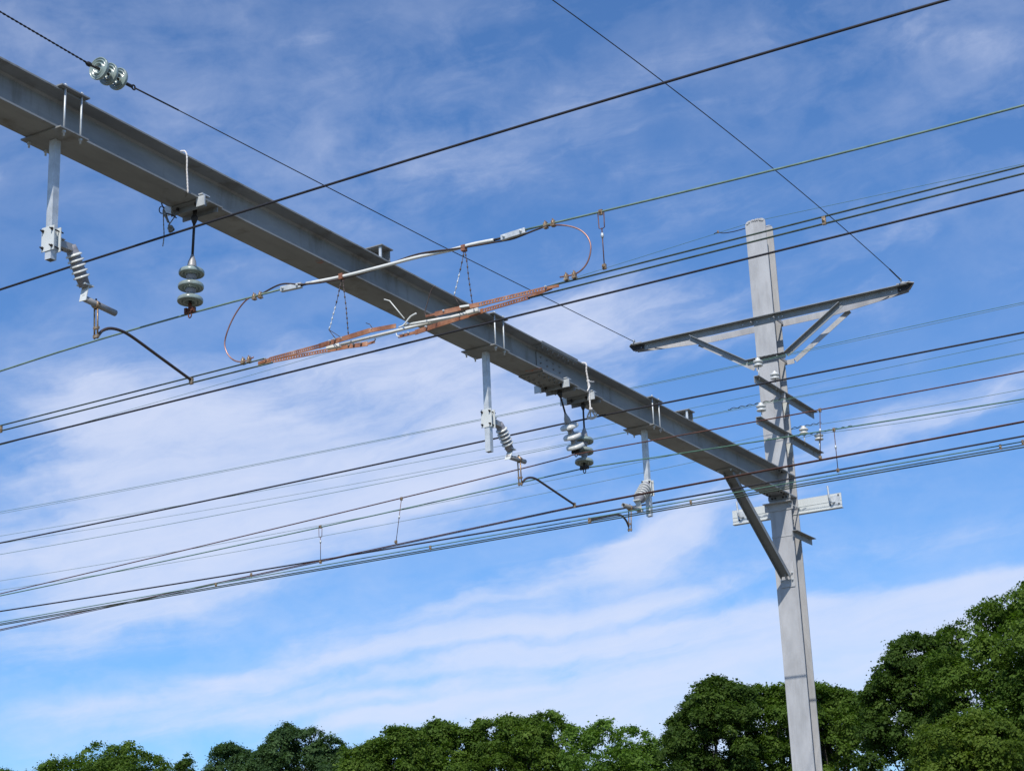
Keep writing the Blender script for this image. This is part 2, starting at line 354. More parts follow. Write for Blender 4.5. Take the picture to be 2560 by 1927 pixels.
# front clamping angle and its tie rods
f0 = at(1911, 1263, X=XP - .01); f1 = at(1981, 1254, X=XP - .01)
ca_mb = MB().angle((XP - .002, f0.y, f0.z), (XP - .002, f1.y, f0.z), (-1, 0, 0), (0, 0, -1), .09, .115, .009)
ca_mb.build('clamping_angle', GALV, chn)
for yy in (f0.y - .03, f1.y + .025):
    MB().tube([(XP - .03, yy, f0.z - .05), (xc + .03, yy, f0.z - .05)], .009, 8).bolt((XP - .013, yy, f0.z - .05), (-1, 0, 0), .014).build('tie_rod', GALVN, chn)
# short band and stub angle lower down
sb = at(1981, 1336, Y=YP - HW); se = at(2030, 1352, Y=YP - HW - .01)
stub = thing('stub_bracket', 'short steel angle sticking out from the pole below the beam, with a thin strap', 'bracket', (XP, YP, sb.z))
MB().angle((XP - .05, YP - HW - .003, sb.z + .06), (se.x, YP - HW - .003, sb.z + .06), (0, -1, 0), (0, 0, -1), .075, .09, .008).build('angle', BEAM, stub)
MB().bx(XP - .006, XP - .001, YP - HW - .004, YP + HW + .004, sb.z + .0, sb.z + .018).build('strap', GALV, stub)

# ------------------------------------------------------------------ beam
XB0 = -3.0
beam = thing('portal_beam', 'long grey steel I-beam spanning the tracks from the left to the pole', 'beam', (XP, HY, ZB))
YH = .162; TF = .017
MB().bx(XB0, XP - .001, HY - YH, HY + YH, ZB, ZB + TF).build('bottom_flange', BEAM, beam, .002)
MB().bx(XB0, XP - .001, HY - YH, HY + YH, ZB + BH - TF, ZB + BH).build('top_flange', BEAM, beam, .002)
MB().bx(XB0, XP - .001, HY - .006, HY + .006, ZB + TF, ZB + BH - TF).build('web', BEAM, beam)
fl = MB()                                                  # fillets where the web meets the flanges
for s_ in (-1, 1):
    fl.prism([(XB0, HY + s_ * .006, ZB + BH - TF), (XB0, HY + s_ * .024, ZB + BH - TF), (XB0, HY + s_ * .006, ZB + BH - TF - .018)], (XP - XB0 - .002, 0, 0))
    fl.prism([(XB0, HY + s_ * .006, ZB + TF), (XB0, HY + s_ * .024, ZB + TF), (XB0, HY + s_ * .006, ZB + TF + .018)], (XP - XB0 - .002, 0, 0))
fl.build('fillet', BEAM, beam)
# end plate and bolts at the pole
MB().bx(XP - .016, XP - .002, HY - YH - .01, HY + YH + .01, ZB - .06, ZB - .001).build('seat_plate', BEAM, beam)
eb = MB()
for yy in (-.11, -.06, .06, .11):
    for zz in (ZB - .035,): eb.bolt((XP - .016, HY + yy, zz), (-1, 0, 0), .014)
for xx in (XP - .10, XP - .2, XP - .3):
    for yy in (-.11, .11): eb.bolt((xx, HY + yy, ZB + BH - TF), (0, 0, -1), .014); eb.bolt((xx, HY + yy, ZB), (0, 0, -1), .014)
eb.build('bolt', DARK, beam)
# splice plates with rows of bolts
xs = at(1402, 905, Y=HY - YH).x
for dx0, dx1 in ((-.42, .42),):
    MB().bx(xs + dx0, xs + dx1, HY - YH + .01, HY - .03, ZB + BH - TF - .012, ZB + BH - TF - .001).build('splice_plate', BEAM, beam)
    MB().bx(xs + dx0, xs + dx1, HY - YH - .002, HY + YH + .002, ZB + BH + .001, ZB + BH + .013).build('splice_plate', BEAM, beam)
    MB().bx(xs - .3, xs + .3, HY - .018, HY - .007, ZB + .05, ZB + BH - .05).build('splice_plate', BEAM, beam)
    MB().bx(xs + dx0, xs + dx1, HY - YH - .001, HY + YH + .001, ZB - .014, ZB - .001).build('splice_plate', BEAM, beam)
sb_ = MB()
for i in range(7):
    x = xs - .36 + i * .12
    for yy in (-.125, -.075): sb_.bolt((x, HY + yy, ZB + BH - TF - .012), (0, 0, -1), .014, .014)
    for yy in (-.125, -.07, .07, .125): sb_.bolt((x, HY + yy, ZB - .014), (0, 0, -1), .014, .014)
for i in range(4):
    for zz in (.10, .17, .24): sb_.bolt((xs - .22 + i * .147, HY - .018, ZB + zz), (0, -1, 0), .012, .012)
sb_.build('bolt', BEAM, beam)
for (px, py, w_) in ((800, 655, .035), (1335, 925, .03)):                # orange crayon marks on the underside
    p = at(px, py, Z=ZB); MB().box((p.x, p.y, ZB - .0015), (w_, .01, 0), (-.01, .10 if px > 1000 else .03, 0), (0, 0, .0008)).build('paint_mark', REDP, beam)
# diagonal brace
b0 = Vector((22.2, HY, ZB - .002)); b1 = Vector((23.945, HY - .02, at(1962, 1440, Y=HY).z))
br = thing('diagonal_brace', 'sloping steel channel brace between the beam underside and the pole', 'brace', b1)
d = (b1 - b0).normalized(); nrm = d.cross(Vector((0, 1, 0))).normalized()
if nrm.x > 0: nrm = -nrm
mb = MB(); mb.bar(b0 + d * .0, b1, (0, .072, 0), nrm * .005)
for s_ in (-1, 1): mb.bar(b0 + nrm * .034 + Vector((0, s_ * .0685, 0)), b1 + nrm * .034 + Vector((0, s_ * .0685, 0)), (0, .0035, 0), nrm * .0285)
mb.build('channel', BEAM, br, .002)
MB().bx(b0.x - .16, b0.x + .2, HY - .12, HY + .12, ZB - .014, ZB - .002).build('gusset_plate', BEAM, br)
gb = MB()
for xx in (-.13, .17):
    for yy in (-.09, .09): gb.bolt((b0.x + xx, HY + yy, ZB - .014), (0, 0, -1), .014, .016)
gz = b1.z
MB().bx(XP - .013, XP - .001, YP - .125, YP + .09, gz - .15, gz + .20).build('foot_plate', GALV, br)
MB().bx(XP - .10, XP - .013, HY - .02 - .006, HY - .02 + .006, gz - .04, gz + .12).build('gusset_plate', GALV, br)
for yy, zz in ((-.10, .05), (-.10, -.05), (.07, -.05)): gb.bolt((XP - .013, YP + yy, gz + zz), (-1, 0, 0), .015, .018)
gb.build('bolt', GALVN, br)

# ------------------------------------------------------------------ crossarm with bent braces
xa = XP - .002
pl, pr = at(1590, 872, X=XP), at(2272, 722, X=XP)
zc = (pl.z + pr.z) / 2 + .055; yl, yr = at(1588, 866, X=XP).y, 7.19
arm = thing('crossarm', 'wide galvanised steel crossarm with V braces near the top of the pole', 'crossarm', (XP, YP, zc))
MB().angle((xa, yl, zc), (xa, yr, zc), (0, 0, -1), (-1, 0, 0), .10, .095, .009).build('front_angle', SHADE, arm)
zr = zc - .0
xr = XF + FT + .003
rear = MB(); ys = (yl - .02, YP + 1.0, YP - 1.0, yr + .02); xs_ = (XP + .035, xr, xr, XP + .035)
for i in range(3):
    p = Vector((xs_[i], ys[i], zr)); q = Vector((xs_[i + 1], ys[i + 1], zr))
    rear.bar(p + Vector((0, 0, -.05)), q + Vector((0, 0, -.05)), (0, 0, .05), (.0045, 0, 0)); rear.bar(p + Vector((.05, 0, -.005)), q + Vector((.05, 0, -.005)), (.05, 0, 0), (0, 0, .0045))
rear.build('rear_angle', GALV, arm)
va, vb, vc, vd = at(1727, 840, X=xa - .02), at(1868, 903, X=xa - .02), at(1960, 882, X=xa - .02), at(2100, 757, X=xa - .02)
zlow = (vb.z + vc.z) / 2
def vbrace(x, sx, name, extra, mt):
    vm = MB(); A = Vector((x, va.y + extra, va.z)); B = Vector((x, vb.y, zlow)); Cc = Vector((x, vc.y - .02, zlow)); D = Vector((x, vd.y - extra, vd.z))
    for p, q in ((A, B), (B, Cc), (Cc, D)):
        dd = (q - p).normalized(); up = Vector((1, 0, 0)).cross(dd); up = up if up.z > 0 else -up
        vm.bar(p - up * .035, q - up * .035, up * .038, (.004, 0, 0)); vm.bar(p + Vector((sx * .035, 0, 0)), q + Vector((sx * .035, 0, 0)), (.035, 0, 0), up * .004)
    return vm.build(name, mt, arm)
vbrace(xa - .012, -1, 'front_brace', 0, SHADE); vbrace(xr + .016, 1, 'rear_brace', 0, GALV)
for (yy, zz) in ((YP - HW - .02, zc - .05), (YP + HW + .02, zc - .05), (YP - HW - .02, zlow - .03), (YP + HW + .02, zlow - .03)):
    MB().bar((xa - .03, yy, zz), (xr + .03, yy, zz), (0, .008, 0), (0, 0, .022)).bolt((xa - .03, yy, zz), (-1, 0, 0), .016, .02).build('tie_bar', GALV, arm)
bl = MB()
for yy in (yl - .12, yl - .22, va.y, YP + .33, YP + .1, YP - .1, YP - .25, YP - .31, vd.y, yr + .12, yr + .25): bl.bolt((xa - .009, yy, zc - .06), (-1, 0, 0), .012, .014)
bl.build('bolt', GALVN, arm)
for yy, sg in ((yl, 1), (yr, -1)):
    MB().prism([(xa - .10, yy - sg * .15, zc + .004), (xa - .10, yy + sg * .02, zc + .004), (xa - .02, yy + sg * .09, zc + .004), (XP + .09, yy + sg * .02, zc + .004), (XP + .09, yy - sg * .15, zc + .004)], (0, 0, .012)).build('end_plate', GALV, arm)
    MB().prism([(xa - .016, yy - sg * .16, zc + .0), (xa - .016, yy + sg * .02, zc + .05), (xa - .016, yy + sg * .09, zc - .0), (xa - .016, yy + sg * .02, zc - .09), (xa - .016, yy - sg * .16, zc - .09)], (-.01, 0, 0)).build('end_plate', DARK, arm)
    MB().bx(XP + .02, XP + .028, yy - sg * .4 - .09, yy - sg * .4 + .09, zc + .0, zc + .012).build('spacer_plate', GALVN, arm)

# ------------------------------------------------------------------ pin-insulator bracket arms on the pole
YA = 9.25
pin_pts = []
for (p0, p1, lab) in (((1889, 944), (2037, 1026), 'upper bracket angle crossing the pole above a second one, two white insulators on it'),
                      ((1894, 1047), (2052, 1127), 'lower bracket angle crossing the pole, three white insulators on it')):
    a = at(*p0, Y=YA); b = at(*p1, Y=YA); zz = (a.z + b.z) / 2
    t = thing('bracket_arm', lab, 'bracket', (XP, YA, zz), 'bracket arms bolted to the pole')
    MB().angle((a.x, YA + .028, zz), (b.x, YA + .028, zz), (0, 0, -1), (0, -1, 0), .10, .075, .009).build('angle', BEAM, t)
    MB().bx(XP - .03, XP - .002, YA - .04, YA + .02, zz - .16, zz - .01).build('clip', GALV, t)
    MB().prism([(XF + .0, YP - HW - .004, zz - .20), (XF + .0, YP - HW + .07, zz - .24), (XF, YP - HW + .10, zz - .12), (XF, YP - HW + .07, zz - .0), (XF, YP - HW - .004, zz - .0)], (-.008, 0, 0)).build('lug_plate', PALE, t)
    bb = MB(); bb.bolt((XP + .1, YA + .019, zz - .05), (0, -1, 0), .013); bb.bolt((XF - .05, YA + .019, zz - .05), (0, -1, 0), .013); bb.build('bolt', GALVN, t)
    pin_pts.append(zz)
def pin_insulator(x, z, lab, tall, tie=None):
    t = thing('pin_insulator', lab, 'insulator', (x, YA - .01, z), 'white pin insulators on the bracket arms')
    MB().tube([(x, YA - .01, z - .03), (x, YA - .01, z + tall)], .009, 8).bolt((x, YA - .01, z), (0, 0, 1), .02, .014).build('pin', GALVN, t)
    zz = z + tall
    prof = [(0, .0), (0, .035), (-.006, .05), (-.002, .066), (.012, .068), (.03, .045), (.045, .04), (.052, .066), (.060, .072), (.073, .066), (.088, .04), (.098, .032), (.110, .036), (.118, .028), (.120, 0)]
    MB().lathe((x, YA - .01, zz - .03), (0, 0, 1), prof, 24).build('porcelain', PORCW, t)
    tp = zz + .085
    if tie is not None:
        kn = MB()
        for k in range(5): kn.lathe((x, YA - .035 + .0125 * k, tp + .004 * (k % 2)), (0, 1, .3), [(-.007, .004), (0, .012), (.007, .004)], 6)
        kn.build('tie_knot', DARK, t)
        if tie:
            s0, s1 = tie
            pts = []
            for k in range(60):
                y = YA + s1 + (s0 - s1) * k / 59; a = k * .85; pts.append((x + .008 * math.cos(a), y, tp + .004 + .009 * math.sin(a)))
            MB().tube(pts, .0055, 5).build('wrapped_tie_wire', DARK, t)
    return tp
Z1, Z2 = pin_pts
P1 = at(1893, 903, Y=YA); P2 = at(1935, 933, Y=YA); P3 = at(1900.5, 1012, Y=YA); P4 = at(2007, 1070, Y=YA); P5 = at(2045, 1085, Y=YA)
tops = [pin_insulator(P1.x, Z1, 'white pin insulator at the near end of the upper bracket arm', P1.z - Z1 - .045, (.0, -.55)),
        pin_insulator(P2.x, Z1, 'white pin insulator on the upper bracket arm in front of the pole', P2.z - Z1 - .06, ()),
        pin_insulator(P3.x, Z2, 'white pin insulator at the near end of the lower bracket arm', P3.z - Z2 - .06, (.5, -.5)),
        pin_insulator(P4.x, Z2, 'white pin insulator second from the far end of the lower bracket arm', P4.z - Z2 - .06, (.5, -.3)),
        pin_insulator(P5.x, Z2, 'white pin insulator at the far end of the lower bracket arm', P5.z - Z2 - .06, (.35, -.55))]

# ------------------------------------------------------------------ drop posts and registration arms
def drop_post(x, pzb, lab, xbr):
    t = thing('drop_post', lab, 'post', (x, HY, ZB), 'square drop posts clamped under the beam')
    h = .031; tb = MB(); th = .004
    for s_ in (-1, 1):
        tb.bx(x - h, x + h, HY + s_ * (h - th / 2) - th / 2, HY + s_ * (h - th / 2) + th / 2, pzb, ZB - .016)
        tb.bx(x + s_ * (h - th / 2) - th / 2, x + s_ * (h - th / 2) + th / 2, HY - h + th + .0005, HY + h - th - .0005, pzb, ZB - .016)
    tb.build('square_tube', GALVN, t)
    MB().bx(x - .16, x + .15, HY - YH - .05, HY + YH + .05, ZB - .014, ZB - .002).build('bottom_plate', BEAM, t)
    MB().bx(x - .16, x + .15, HY - YH - .05, HY + YH + .05, ZB + BH + .002, ZB + BH + .014).build('top_plate', BEAM, t)
    for dx in (-.095, .085):
        for dy in (-1, 1):
            y = HY + dy * (YH + .022)
            r = MB().tube([(x + dx, y, ZB - .06), (x + dx, y, ZB + BH + .04)], .0085, 8)
            r.bolt((x + dx, y, ZB - .014), (0, 0, -1), .017, .018).bolt((x + dx, y, ZB + BH + .014), (0, 0, 1), .017, .016).build('threaded_rod', GALVN, t)
    return t
post_x = [at(138, 352, Y=HY).x, at(1214, 880, Y=HY).x, at(1610.5, 1079, Y=HY).x]
post_zb = [at(130, 652, Y=HY).z, at(1225, 1130, Y=HY).z, at(1625, 1291, Y=HY).z]
for x, z, lab in zip(post_x, post_zb, ('square galvanised drop post under the beam at the far left', 'middle square drop post under the beam, beside two insulator strings',
                                       'short square drop post nearest the pole, its arm turned to the left')):
    drop_post(x, z, lab, 0)
def reg_arm(x0, zc_, g, lab, sgn):
    """bracketed post insulator, pipe, bronze hanger and curved registration rod; g: dict of points measured in the beam plane"""
    t = thing('registration_arm', lab, 'registration arm', (x0, HY, zc_), 'registration arms on the drop posts')
    h = .031
    for s_ in (-1, 1):
        xx = x0 + s_ * (h + .004)
        MB().bx(xx - .004, xx + .004, HY - .065, HY + .065, zc_ - .10, zc_ + .10).build('clamp_plate', PALE, t)
    for dy in (-.048, .048):
        for dz in (-.07, .07):
            MB().tube([(x0 - .07, HY + dy, zc_ + dz), (x0 + .075, HY + dy, zc_ + dz)], .006, 6).bolt((x0 - h - .008, HY + dy, zc_ + dz), (-1, 0, 0), .012).bolt((x0 + h + .008, HY + dy, zc_ + dz), (1, 0, 0), .012).build('clamp_bolt', DARK, t)
    rs = g.get('rs', 1.0); A, B = g['ins']; ax = (B - A).normalized(); L = (B - A).length
    MB().bar((x0 + sgn * .04, HY, zc_ - .01), A + ax * .03, (0, .035, 0), (.02, 0, .02)).bx(min(x0 + sgn * .04, x0 + sgn * .1), max(x0 + sgn * .04, x0 + sgn * .1), HY - .05, HY + .05, zc_ + .02, zc_ + .028).build('insulator_bracket', CAP, t)
    prof = [(0, 0), (0, .040), (.035, .046), (.05, .046)]
    n = 5; s0 = .055; dd = (L - .115) / n
    prof += [(.055, .049), (L - .06, .049), (L - .058, .046), (L, .044), (L, 0)]
    prof = [(p_[0], p_[1] * rs) for p_ in prof]
    core_ = MB().lathe(A, ax, prof, 28).build('insulator_core', PORCG, t)
    for k in range(n):
        a = s0 + k * dd
        MB().lathe(A, ax, [(q_[0], q_[1] * rs) for q_ in [(a + dd * .28, .048), (a + dd * .42, .060), (a + dd * .50, .0655), (a + dd * .66, .067), (a + dd * .76, .065), (a + dd * .78, .058), (a + dd * .76, .048)]], 28).build('shed', PORCW, core_)  # sheds whiter than the core: their sunlit rims put into the colour
    # bent plate below the insulator
    e = g['plate']; MB().prism([e[0] + Vector((0, -.035, 0)), e[0] + Vector((0, .035, 0)), e[1] + Vector((0, .035, 0)), e[1] + Vector((0, -.035, 0))], Vector((sgn * .008, 0, 0))).box(e[0] + Vector((0, 0, .004)), (.05, 0, 0), (0, .045, 0), (0, 0, .006)).build('bent_plate', PALE, t)
    p0, p1 = g['pipe']; dirp = (p1 - p0).normalized(); mbp = MB(); Lp = (p1 - p0).length
    mbp.lathe(p0, dirp, [(0, 0), (0, .026), (Lp, .026), (Lp, .021), (Lp - .1, .021), (Lp - .1, 0)], 20); mbp.build('pipe', CAP, t)
    h0, h1 = g['hang']
    hg = MB()
    for s_ in (-1, 1): hg.tube([h0 + Vector((s_ * .0, s_ * .016, .02)), h1 + Vector((0, s_ * .016, 0))], .0075, 8)
    hg.lathe(h0 + Vector((0, 0, .0)) - dirp * .016, dirp, [(0, .0), (0, .034), (.032, .034), (.032, 0)], 16)
    hg.box(h1 + Vector((0, 0, .02)), (.010, 0, 0), (0, .026, 0), (0, 0, .012)); hg.box(h1 + Vector((0, 0, .09)), (.010, 0, 0), (0, .026, 0), (0, 0, .01))
    hg.build('bronze_hanger', BRONZE, t)
    MB().tube([h0 + Vector((0, -.045, .0)), h0 + Vector((0, .045, .0))], .007, 6).tube([h0 + Vector((0, 0, -.04)), h0 + Vector((0, 0, .05))], .008, 6).build('pivot_bolt', DARK, t)
    MB().tube(spline(g['rod'], 8), .0125, 10).build('curved_rod', BROWNROD, t)
    c = g['rod'][-1]; MB().box(c + Vector((0, 0, -.012)), (.012, 0, 0), (0, .016, 0), (0, 0, .024)).box(c + Vector((0, .0, .012)), (.02, 0, 0), (0, .01, 0), (0, 0, .01)).build('wire_clip', BRONZE, t)
    return t
def A_(*p): return [at(*q, Y=HY) for q in p]
reg_arm(post_x[0], at(120, 597, X=post_x[0] - .035).z, dict(ins=A_((176, 614), (212, 716)), plate=A_((213, 716), (206, 752)), pipe=A_((208, 745), (288, 783)),
        hang=A_((240, 762), (240, 847)), rod=A_((246, 838), (256, 827), (275, 821), (300, 826), (330, 842), (400, 893), (478, 950))), 'registration arm on the far left drop post, curved brown rod reaching down to the right', 1)
reg_arm(post_x[1], at(1216, 1045, X=post_x[1] - .035).z, dict(ins=A_((1247, 1058), (1275, 1124)), plate=A_((1276, 1124), (1268, 1148)), pipe=A_((1270, 1141), (1312, 1154)),
        hang=A_((1297, 1148), (1301, 1214)), rod=A_((1306, 1206), (1314, 1197), (1326, 1193.5), (1340, 1197), (1360, 1210), (1400, 1237), (1436, 1261))), 'registration arm on the middle drop post beside the two insulator strings', 1)
reg_arm(post_x[2], at(1622, 1220, X=post_x[2] - .0).z, dict(rs=1.22, ins=A_((1617, 1212), (1595, 1252)), plate=A_((1595, 1252), (1600, 1280)), pipe=A_((1604, 1276), (1558, 1262)),
        hang=A_((1575, 1270), (1575, 1328)), rod=A_((1572, 1316), (1566, 1302), (1556, 1290), (1545, 1286), (1525, 1289), (1500, 1294), (1474, 1299))), 'registration arm on the drop post nearest the pole, rod reaching to the left', -1)

# ------------------------------------------------------------------ suspension insulator strings
def disc_parts(A, ax, t, r=.108, flip=False, material=None):
    """one cap-and-pin disc whose cap starts at A, axis ax pointing to the pin"""
    k = r / .127
    prof = [(.045 * k, .045 * k), (.052 * k, .075 * k), (.061 * k, .108 * k), (.072 * k, .123 * k), (.085 * k, .129 * k), (.106 * k, .129 * k), (.114 * k, .124 * k), (.110 * k, .117 * k), (.096 * k, .108 * k),
            (.112 * k, .100 * k), (.114 * k, .094 * k), (.090 * k, .086 * k), (.088 * k, .072 * k), (.118 * k, .066 * k), (.118 * k, .058 * k), (.090 * k, .048 * k), (.088 * k, .03 * k), (.088 * k, 0)]
    o = MB().lathe(A, ax, prof, 32).build('porcelain_disc', material or PORC, t)
    MB().lathe(A, ax, [(0, 0), (0, .028 * k), (.01 * k, .038 * k), (.03 * k, .044 * k), (.060 * k, .050 * k), (.062 * k, .02 * k)], 20).build('metal_cap', CAP, o)
    MB().lathe(A, ax, [(.085 * k, .014), (.15 * k, .012)], 10).build('pin', DARK, o)
def fix_parent(o):
    pass
def susp(top, A, B, clamp, hx, lab, material):
    """A, B: first and last disc centre; clamp: wire clamp"""
    t = thing('suspension_insulator', lab, 'insulator', top, 'three-disc insulator strings hanging from the beam')
    ax = (B - A).normalized(); sp = (B - A).length / 2; c0 = A - ax * .075
    cap_top = c0 - ax * .085
    # hanger channel under the beam, square to it
    hc = MB(); z1 = ZB - .003
    hc.bx(hx - .13, hx + .13, HY - YH - .045, HY + YH + .045, z1 - .012, z1)
    for s_ in (-1, 1): hc.bx(hx + s_ * .075 - .005, hx + s_ * .075 + .005, HY - YH - .03, HY + YH + .03, z1 - .06, z1 - .012)
    hc.build('hanger_channel', BEAM, t)
    for s_ in (-1, 1):
        y = HY + s_ * (YH + .022)
        tb = MB(); tb.box((hx - .09, y, z1 - .01), (.045, 0, 0), (0, .018, 0), (0, 0, .006)).box((hx - .135, y + s_ * .00, z1 - .03), (.006, 0, 0), (0, .045, 0), (0, 0, .045))
        tb.box((hx - .09, y, z1 + .034), (.05, 0, 0), (0, .022, 0), (0, 0, .005)); tb.build('slotted_tab', GALVN, t)
    ub = MB()
    for s_ in (-1, 1):
        for dx in (-.1, .1): ub.bolt((hx + dx, HY + s_ * .1, z1 - .012), (0, 0, -1), .014, .02)
    ub.build('bolt', DARK, t)
    # shackle and rod
    tp = Vector((top.x, top.y, ZB - .02)); kn = tp + (cap_top - tp) * .18
    s_m = MB().tube([tp, kn], [.020, .016], 8).lathe(kn - (cap_top - tp).normalized() * .02, cap_top - tp, [(0, .0), (0, .022), (.02, .032), (.05, .024), (.08, .012), (.08, 0)], 10)
    s_m.build('shackle', DARK, t); MB().tube([kn, cap_top + ax * .01], .0115, 8).build('rod', DARK, t)
    MB().lathe(cap_top, ax, [(0, 0), (0, .014), (.03, .022), (.06, .034), (.10, .040), (.125, .044), (.13, 0)], 16).build('socket_cone', CAP, t)
    for k in range(3):
        a = c0 + ax * (sp * k); disc_parts(a, ax, t, .108, False, material)
        if k < 2:
            MB().lathe(a + ax * .085, ax, [(0, .030), (.0, .046), (sp - .09, .044), (sp - .075, .03)], 16).build('cement_neck', PORCG, t)
    cm = MB(); e = B + ax * .03
    cm.tube([e, clamp], .016, 8); cm.box(clamp, (0, .055, 0), (.012, 0, 0), (0, 0, .016)); cm.box(clamp + Vector((0, -.035, .012)), (0, .012, 0), (.022, 0, 0), (0, 0, .018)).box(clamp + Vector((0, .035, .012)), (0, .012, 0), (.022, 0, 0), (0, 0, .018))
    rg = [clamp + Vector((0, .016 * math.cos(a), -.035 + .024 * math.sin(a))) for a in np.linspace(0, 2 * math.pi, 14)]
    cm.tube(rg, .006, 6, False); cm.build('wire_clamp', RUSTY if 'left' in lab else DARK, t)
    return t
iy = lambda x, y: at(x, y, Y=HY)
susp(iy(487, 545), iy(479, 681), iy(475.5, 750), iy(475, 778), iy(480, 535).x + .03, 'string of three grey discs hanging from the beam near the left drop post', PORC)
susp(iy(1396, 975), iy(1423, 1066), iy(1438, 1115), iy(1440, 1129), iy(1396, 975).x - .02, 'tilted string of three discs hanging beside the middle drop post', PORCW)
susp(iy(1457, 1003), iy(1460.5, 1101), iy(1460.5, 1154), iy(1461, 1170), iy(1457, 1003).x, 'upright string of three discs hanging next to the tilted one', PORC)

# ------------------------------------------------------------------ boxes on the beam
for (px, py, lab) in ((938, 642, 'small open steel box bracket standing on the beam behind the section insulator'), (1704, 1040, 'small open steel box bracket standing on the beam near the pole')):
    p = at(px, py, Y=HY); x = p.x; z0 = ZB + BH + .003; dx = .10
    t = thing('box_bracket', lab, 'bracket', (x, HY, z0), 'open box brackets on top of the beam')
    yn, yf = HY - .13, HY + .13
    MB().bx(x - dx, x + dx, yn - .02, yf + .02, z0 + .140, z0 + .150).build('top_plate', BEAM, t)
    MB().bx(x - dx + .012, x + dx - .012, yn, yf, z0, z0 + .008).build('base_plate', BEAM, t)
    MB().bx(x + dx - .03, x + dx - .02, yn + .005, yf - .005, z0 + .009, z0 + .139).build('side_plate', BEAM, t)
    MB().bx(x - dx + .02, x - dx + .035, yn + .005, yn + .03, z0 + .009, z0 + .139).build('upright', GALVN, t)
    MB().bx(x - dx + .02, x - dx + .035, yf - .03, yf - .005, z0 + .009, z0 + .139).build('upright', GALVN, t)
    MB().bx(x - dx + .02, x + dx - .031, yf - .004, yf + .004, z0 + .009, z0 + .139).build('back_plate', BEAM, t)  # back plate added to darken the open interior
    MB().tube([(x, HY - .06, z0 + .008), (x, HY - .06, z0 + .139)], .013, 8).build('rod', GALVN, t)
    MB().tube([(x - .04, HY + .03, z0 + .008), (x - .04, HY + .03, z0 + .139)], .013, 8).build('rod', GALVN, t)

# ------------------------------------------------------------------ wires along the tracks
def wire(name, label, cat, pts, plane, r, material, splits=None, group=None, deg=2, y_lo=-8, y_hi=60, n=8, gap=None):
    """pts: measured positions; plane: X value or function X(y). Fitted by a smooth sag curve on each side of its support"""
    P = []
    for (px, py) in pts:
        X = plane if not callable(plane) else plane(9.0)
        q = at(px, py, X=X)
        if callable(plane):
            for _ in range(12): q = at(px, py, X=plane(q.y))
        P.append(q)
    P.sort(key=lambda q: q.y); ys = np.array([q.y for q in P]); zs = np.array([q.z for q in P])
    segs = [(ys, zs)]
    if splits is not None:
        segs = [(ys[ys <= splits + .02], zs[ys <= splits + .02]), (ys[ys >= splits - .02], zs[ys >= splits - .02])]
    fits = []
    for (a, b) in segs:
        dg = min(deg, len(a) - 1); fits.append((np.polyfit(a, b, dg), a.min(), a.max()))
    jn = []
    if splits is not None:
        k0 = int(np.argmin(np.abs(ys - splits))); z0 = zs[k0]
        jn = [z0 - np.polyval(fits[0][0], splits), z0 - np.polyval(fits[1][0], splits)]
    def zf(y):
        c, lo, hi = fits[0] if (splits is None or y <= splits) else fits[1]
        yy = min(max(y, lo), hi); z = np.polyval(c, yy); sl = np.polyval(np.polyder(c), yy)
        return z + sl * (y - yy) * .6 + (jn[0 if y <= splits else 1] * math.exp(-abs(y - splits) / 1.2) if jn else 0)
    yy = list(np.arange(y_lo, y_hi + .01, .5))
    if splits is not None and splits not in yy: yy = sorted(yy + [splits])
    runs = [(yy, label)] if gap is None else [([gap[1]] + [y for y in yy if y > gap[1] + .01], label[0]), ([y for y in yy if y < gap[0] - .01] + [gap[0]], label[1])]
    for ys_, lb in runs:
        line = [Vector(((plane(y) if callable(plane) else plane), y, zf(y))) for y in ys_]
        tag(MB().tube(line, r, n).build(name, material), lb, cat, group)
    return lambda y: Vector(((plane(y) if callable(plane) else plane), y, float(zf(y))))
FE = 'thick black feeder cables along the tracks'; TH = 'thin green wires behind the beam'
h1 = wire('feeder_cable', 'thick black cable highest in the photo, roped to the beam beside the left insulator string', 'cable', [(0, 727), (427, 580), (810, 468), (1643, 216), (2361, 0)], 10.75, .0105, BLACKC, None, FE)
h2 = wire('feeder_cable', 'thick black cable passing just below the section insulator and across the pole top', 'cable', [(0, 1108.9), (640, 955), (1275, 790), (2260, 550.4), (2560, 475.4)], 14.3, .0110, BLACKC, None, FE)
h3 = wire('feeder_cable', 'thick black cable tied up with the white rope near the two insulator strings', 'cable', [(0, 1356.7), (400, 1276), (700, 1211.5), (1000, 1147.4), (1400, 1059.8), (1640, 1011.5), (1940, 952), (2260, 889.9), (2560, 830.9)], 18.3, .0110, BLACKC, 9.44, FE)
h4 = wire('feeder_cable', 'thick black cable lowest in the photo, crossing in front of the diagonal brace', 'cable', [(0, 1527.5), (400, 1465.3), (700, 1416.2), (1300, 1315.5), (1700, 1245.8), (2260, 1144.4), (2560, 1089.8)], 21.9, .0118, BLACKC, None, FE)
SI0, SI1 = 8.62, 5.86                                     # ends of the section insulator
m1 = wire('messenger_wire', ('green messenger wire left of the section insulator, hung from the left insulator string', 'green messenger wire right of the section insulator, running to the upper right'), 'wire', [(0, 928), (240, 853), (477, 782), (637, 741), (703, 722), (1315, 576), (1383.4, 557.7), (1502, 530), (2260, 340.9), (2560, 265)], 11.04, .0085, GREENL, None, None, 3, gap=(6.19, 8.50))
a1 = wire('auxiliary_wire', ('upper wire of the nearest contact pair, left of the section insulator', 'upper wire of the nearest contact pair, right of the section insulator'), 'wire', [(0, 1069), (478, 944), (608, 908), (1416, 700), (1511, 668), (2060, 543), (2260, 496.6), (2560, 421.6)], 11.04, .0068, DKGREEN, None, None, 1, gap=(6.05, 8.68))
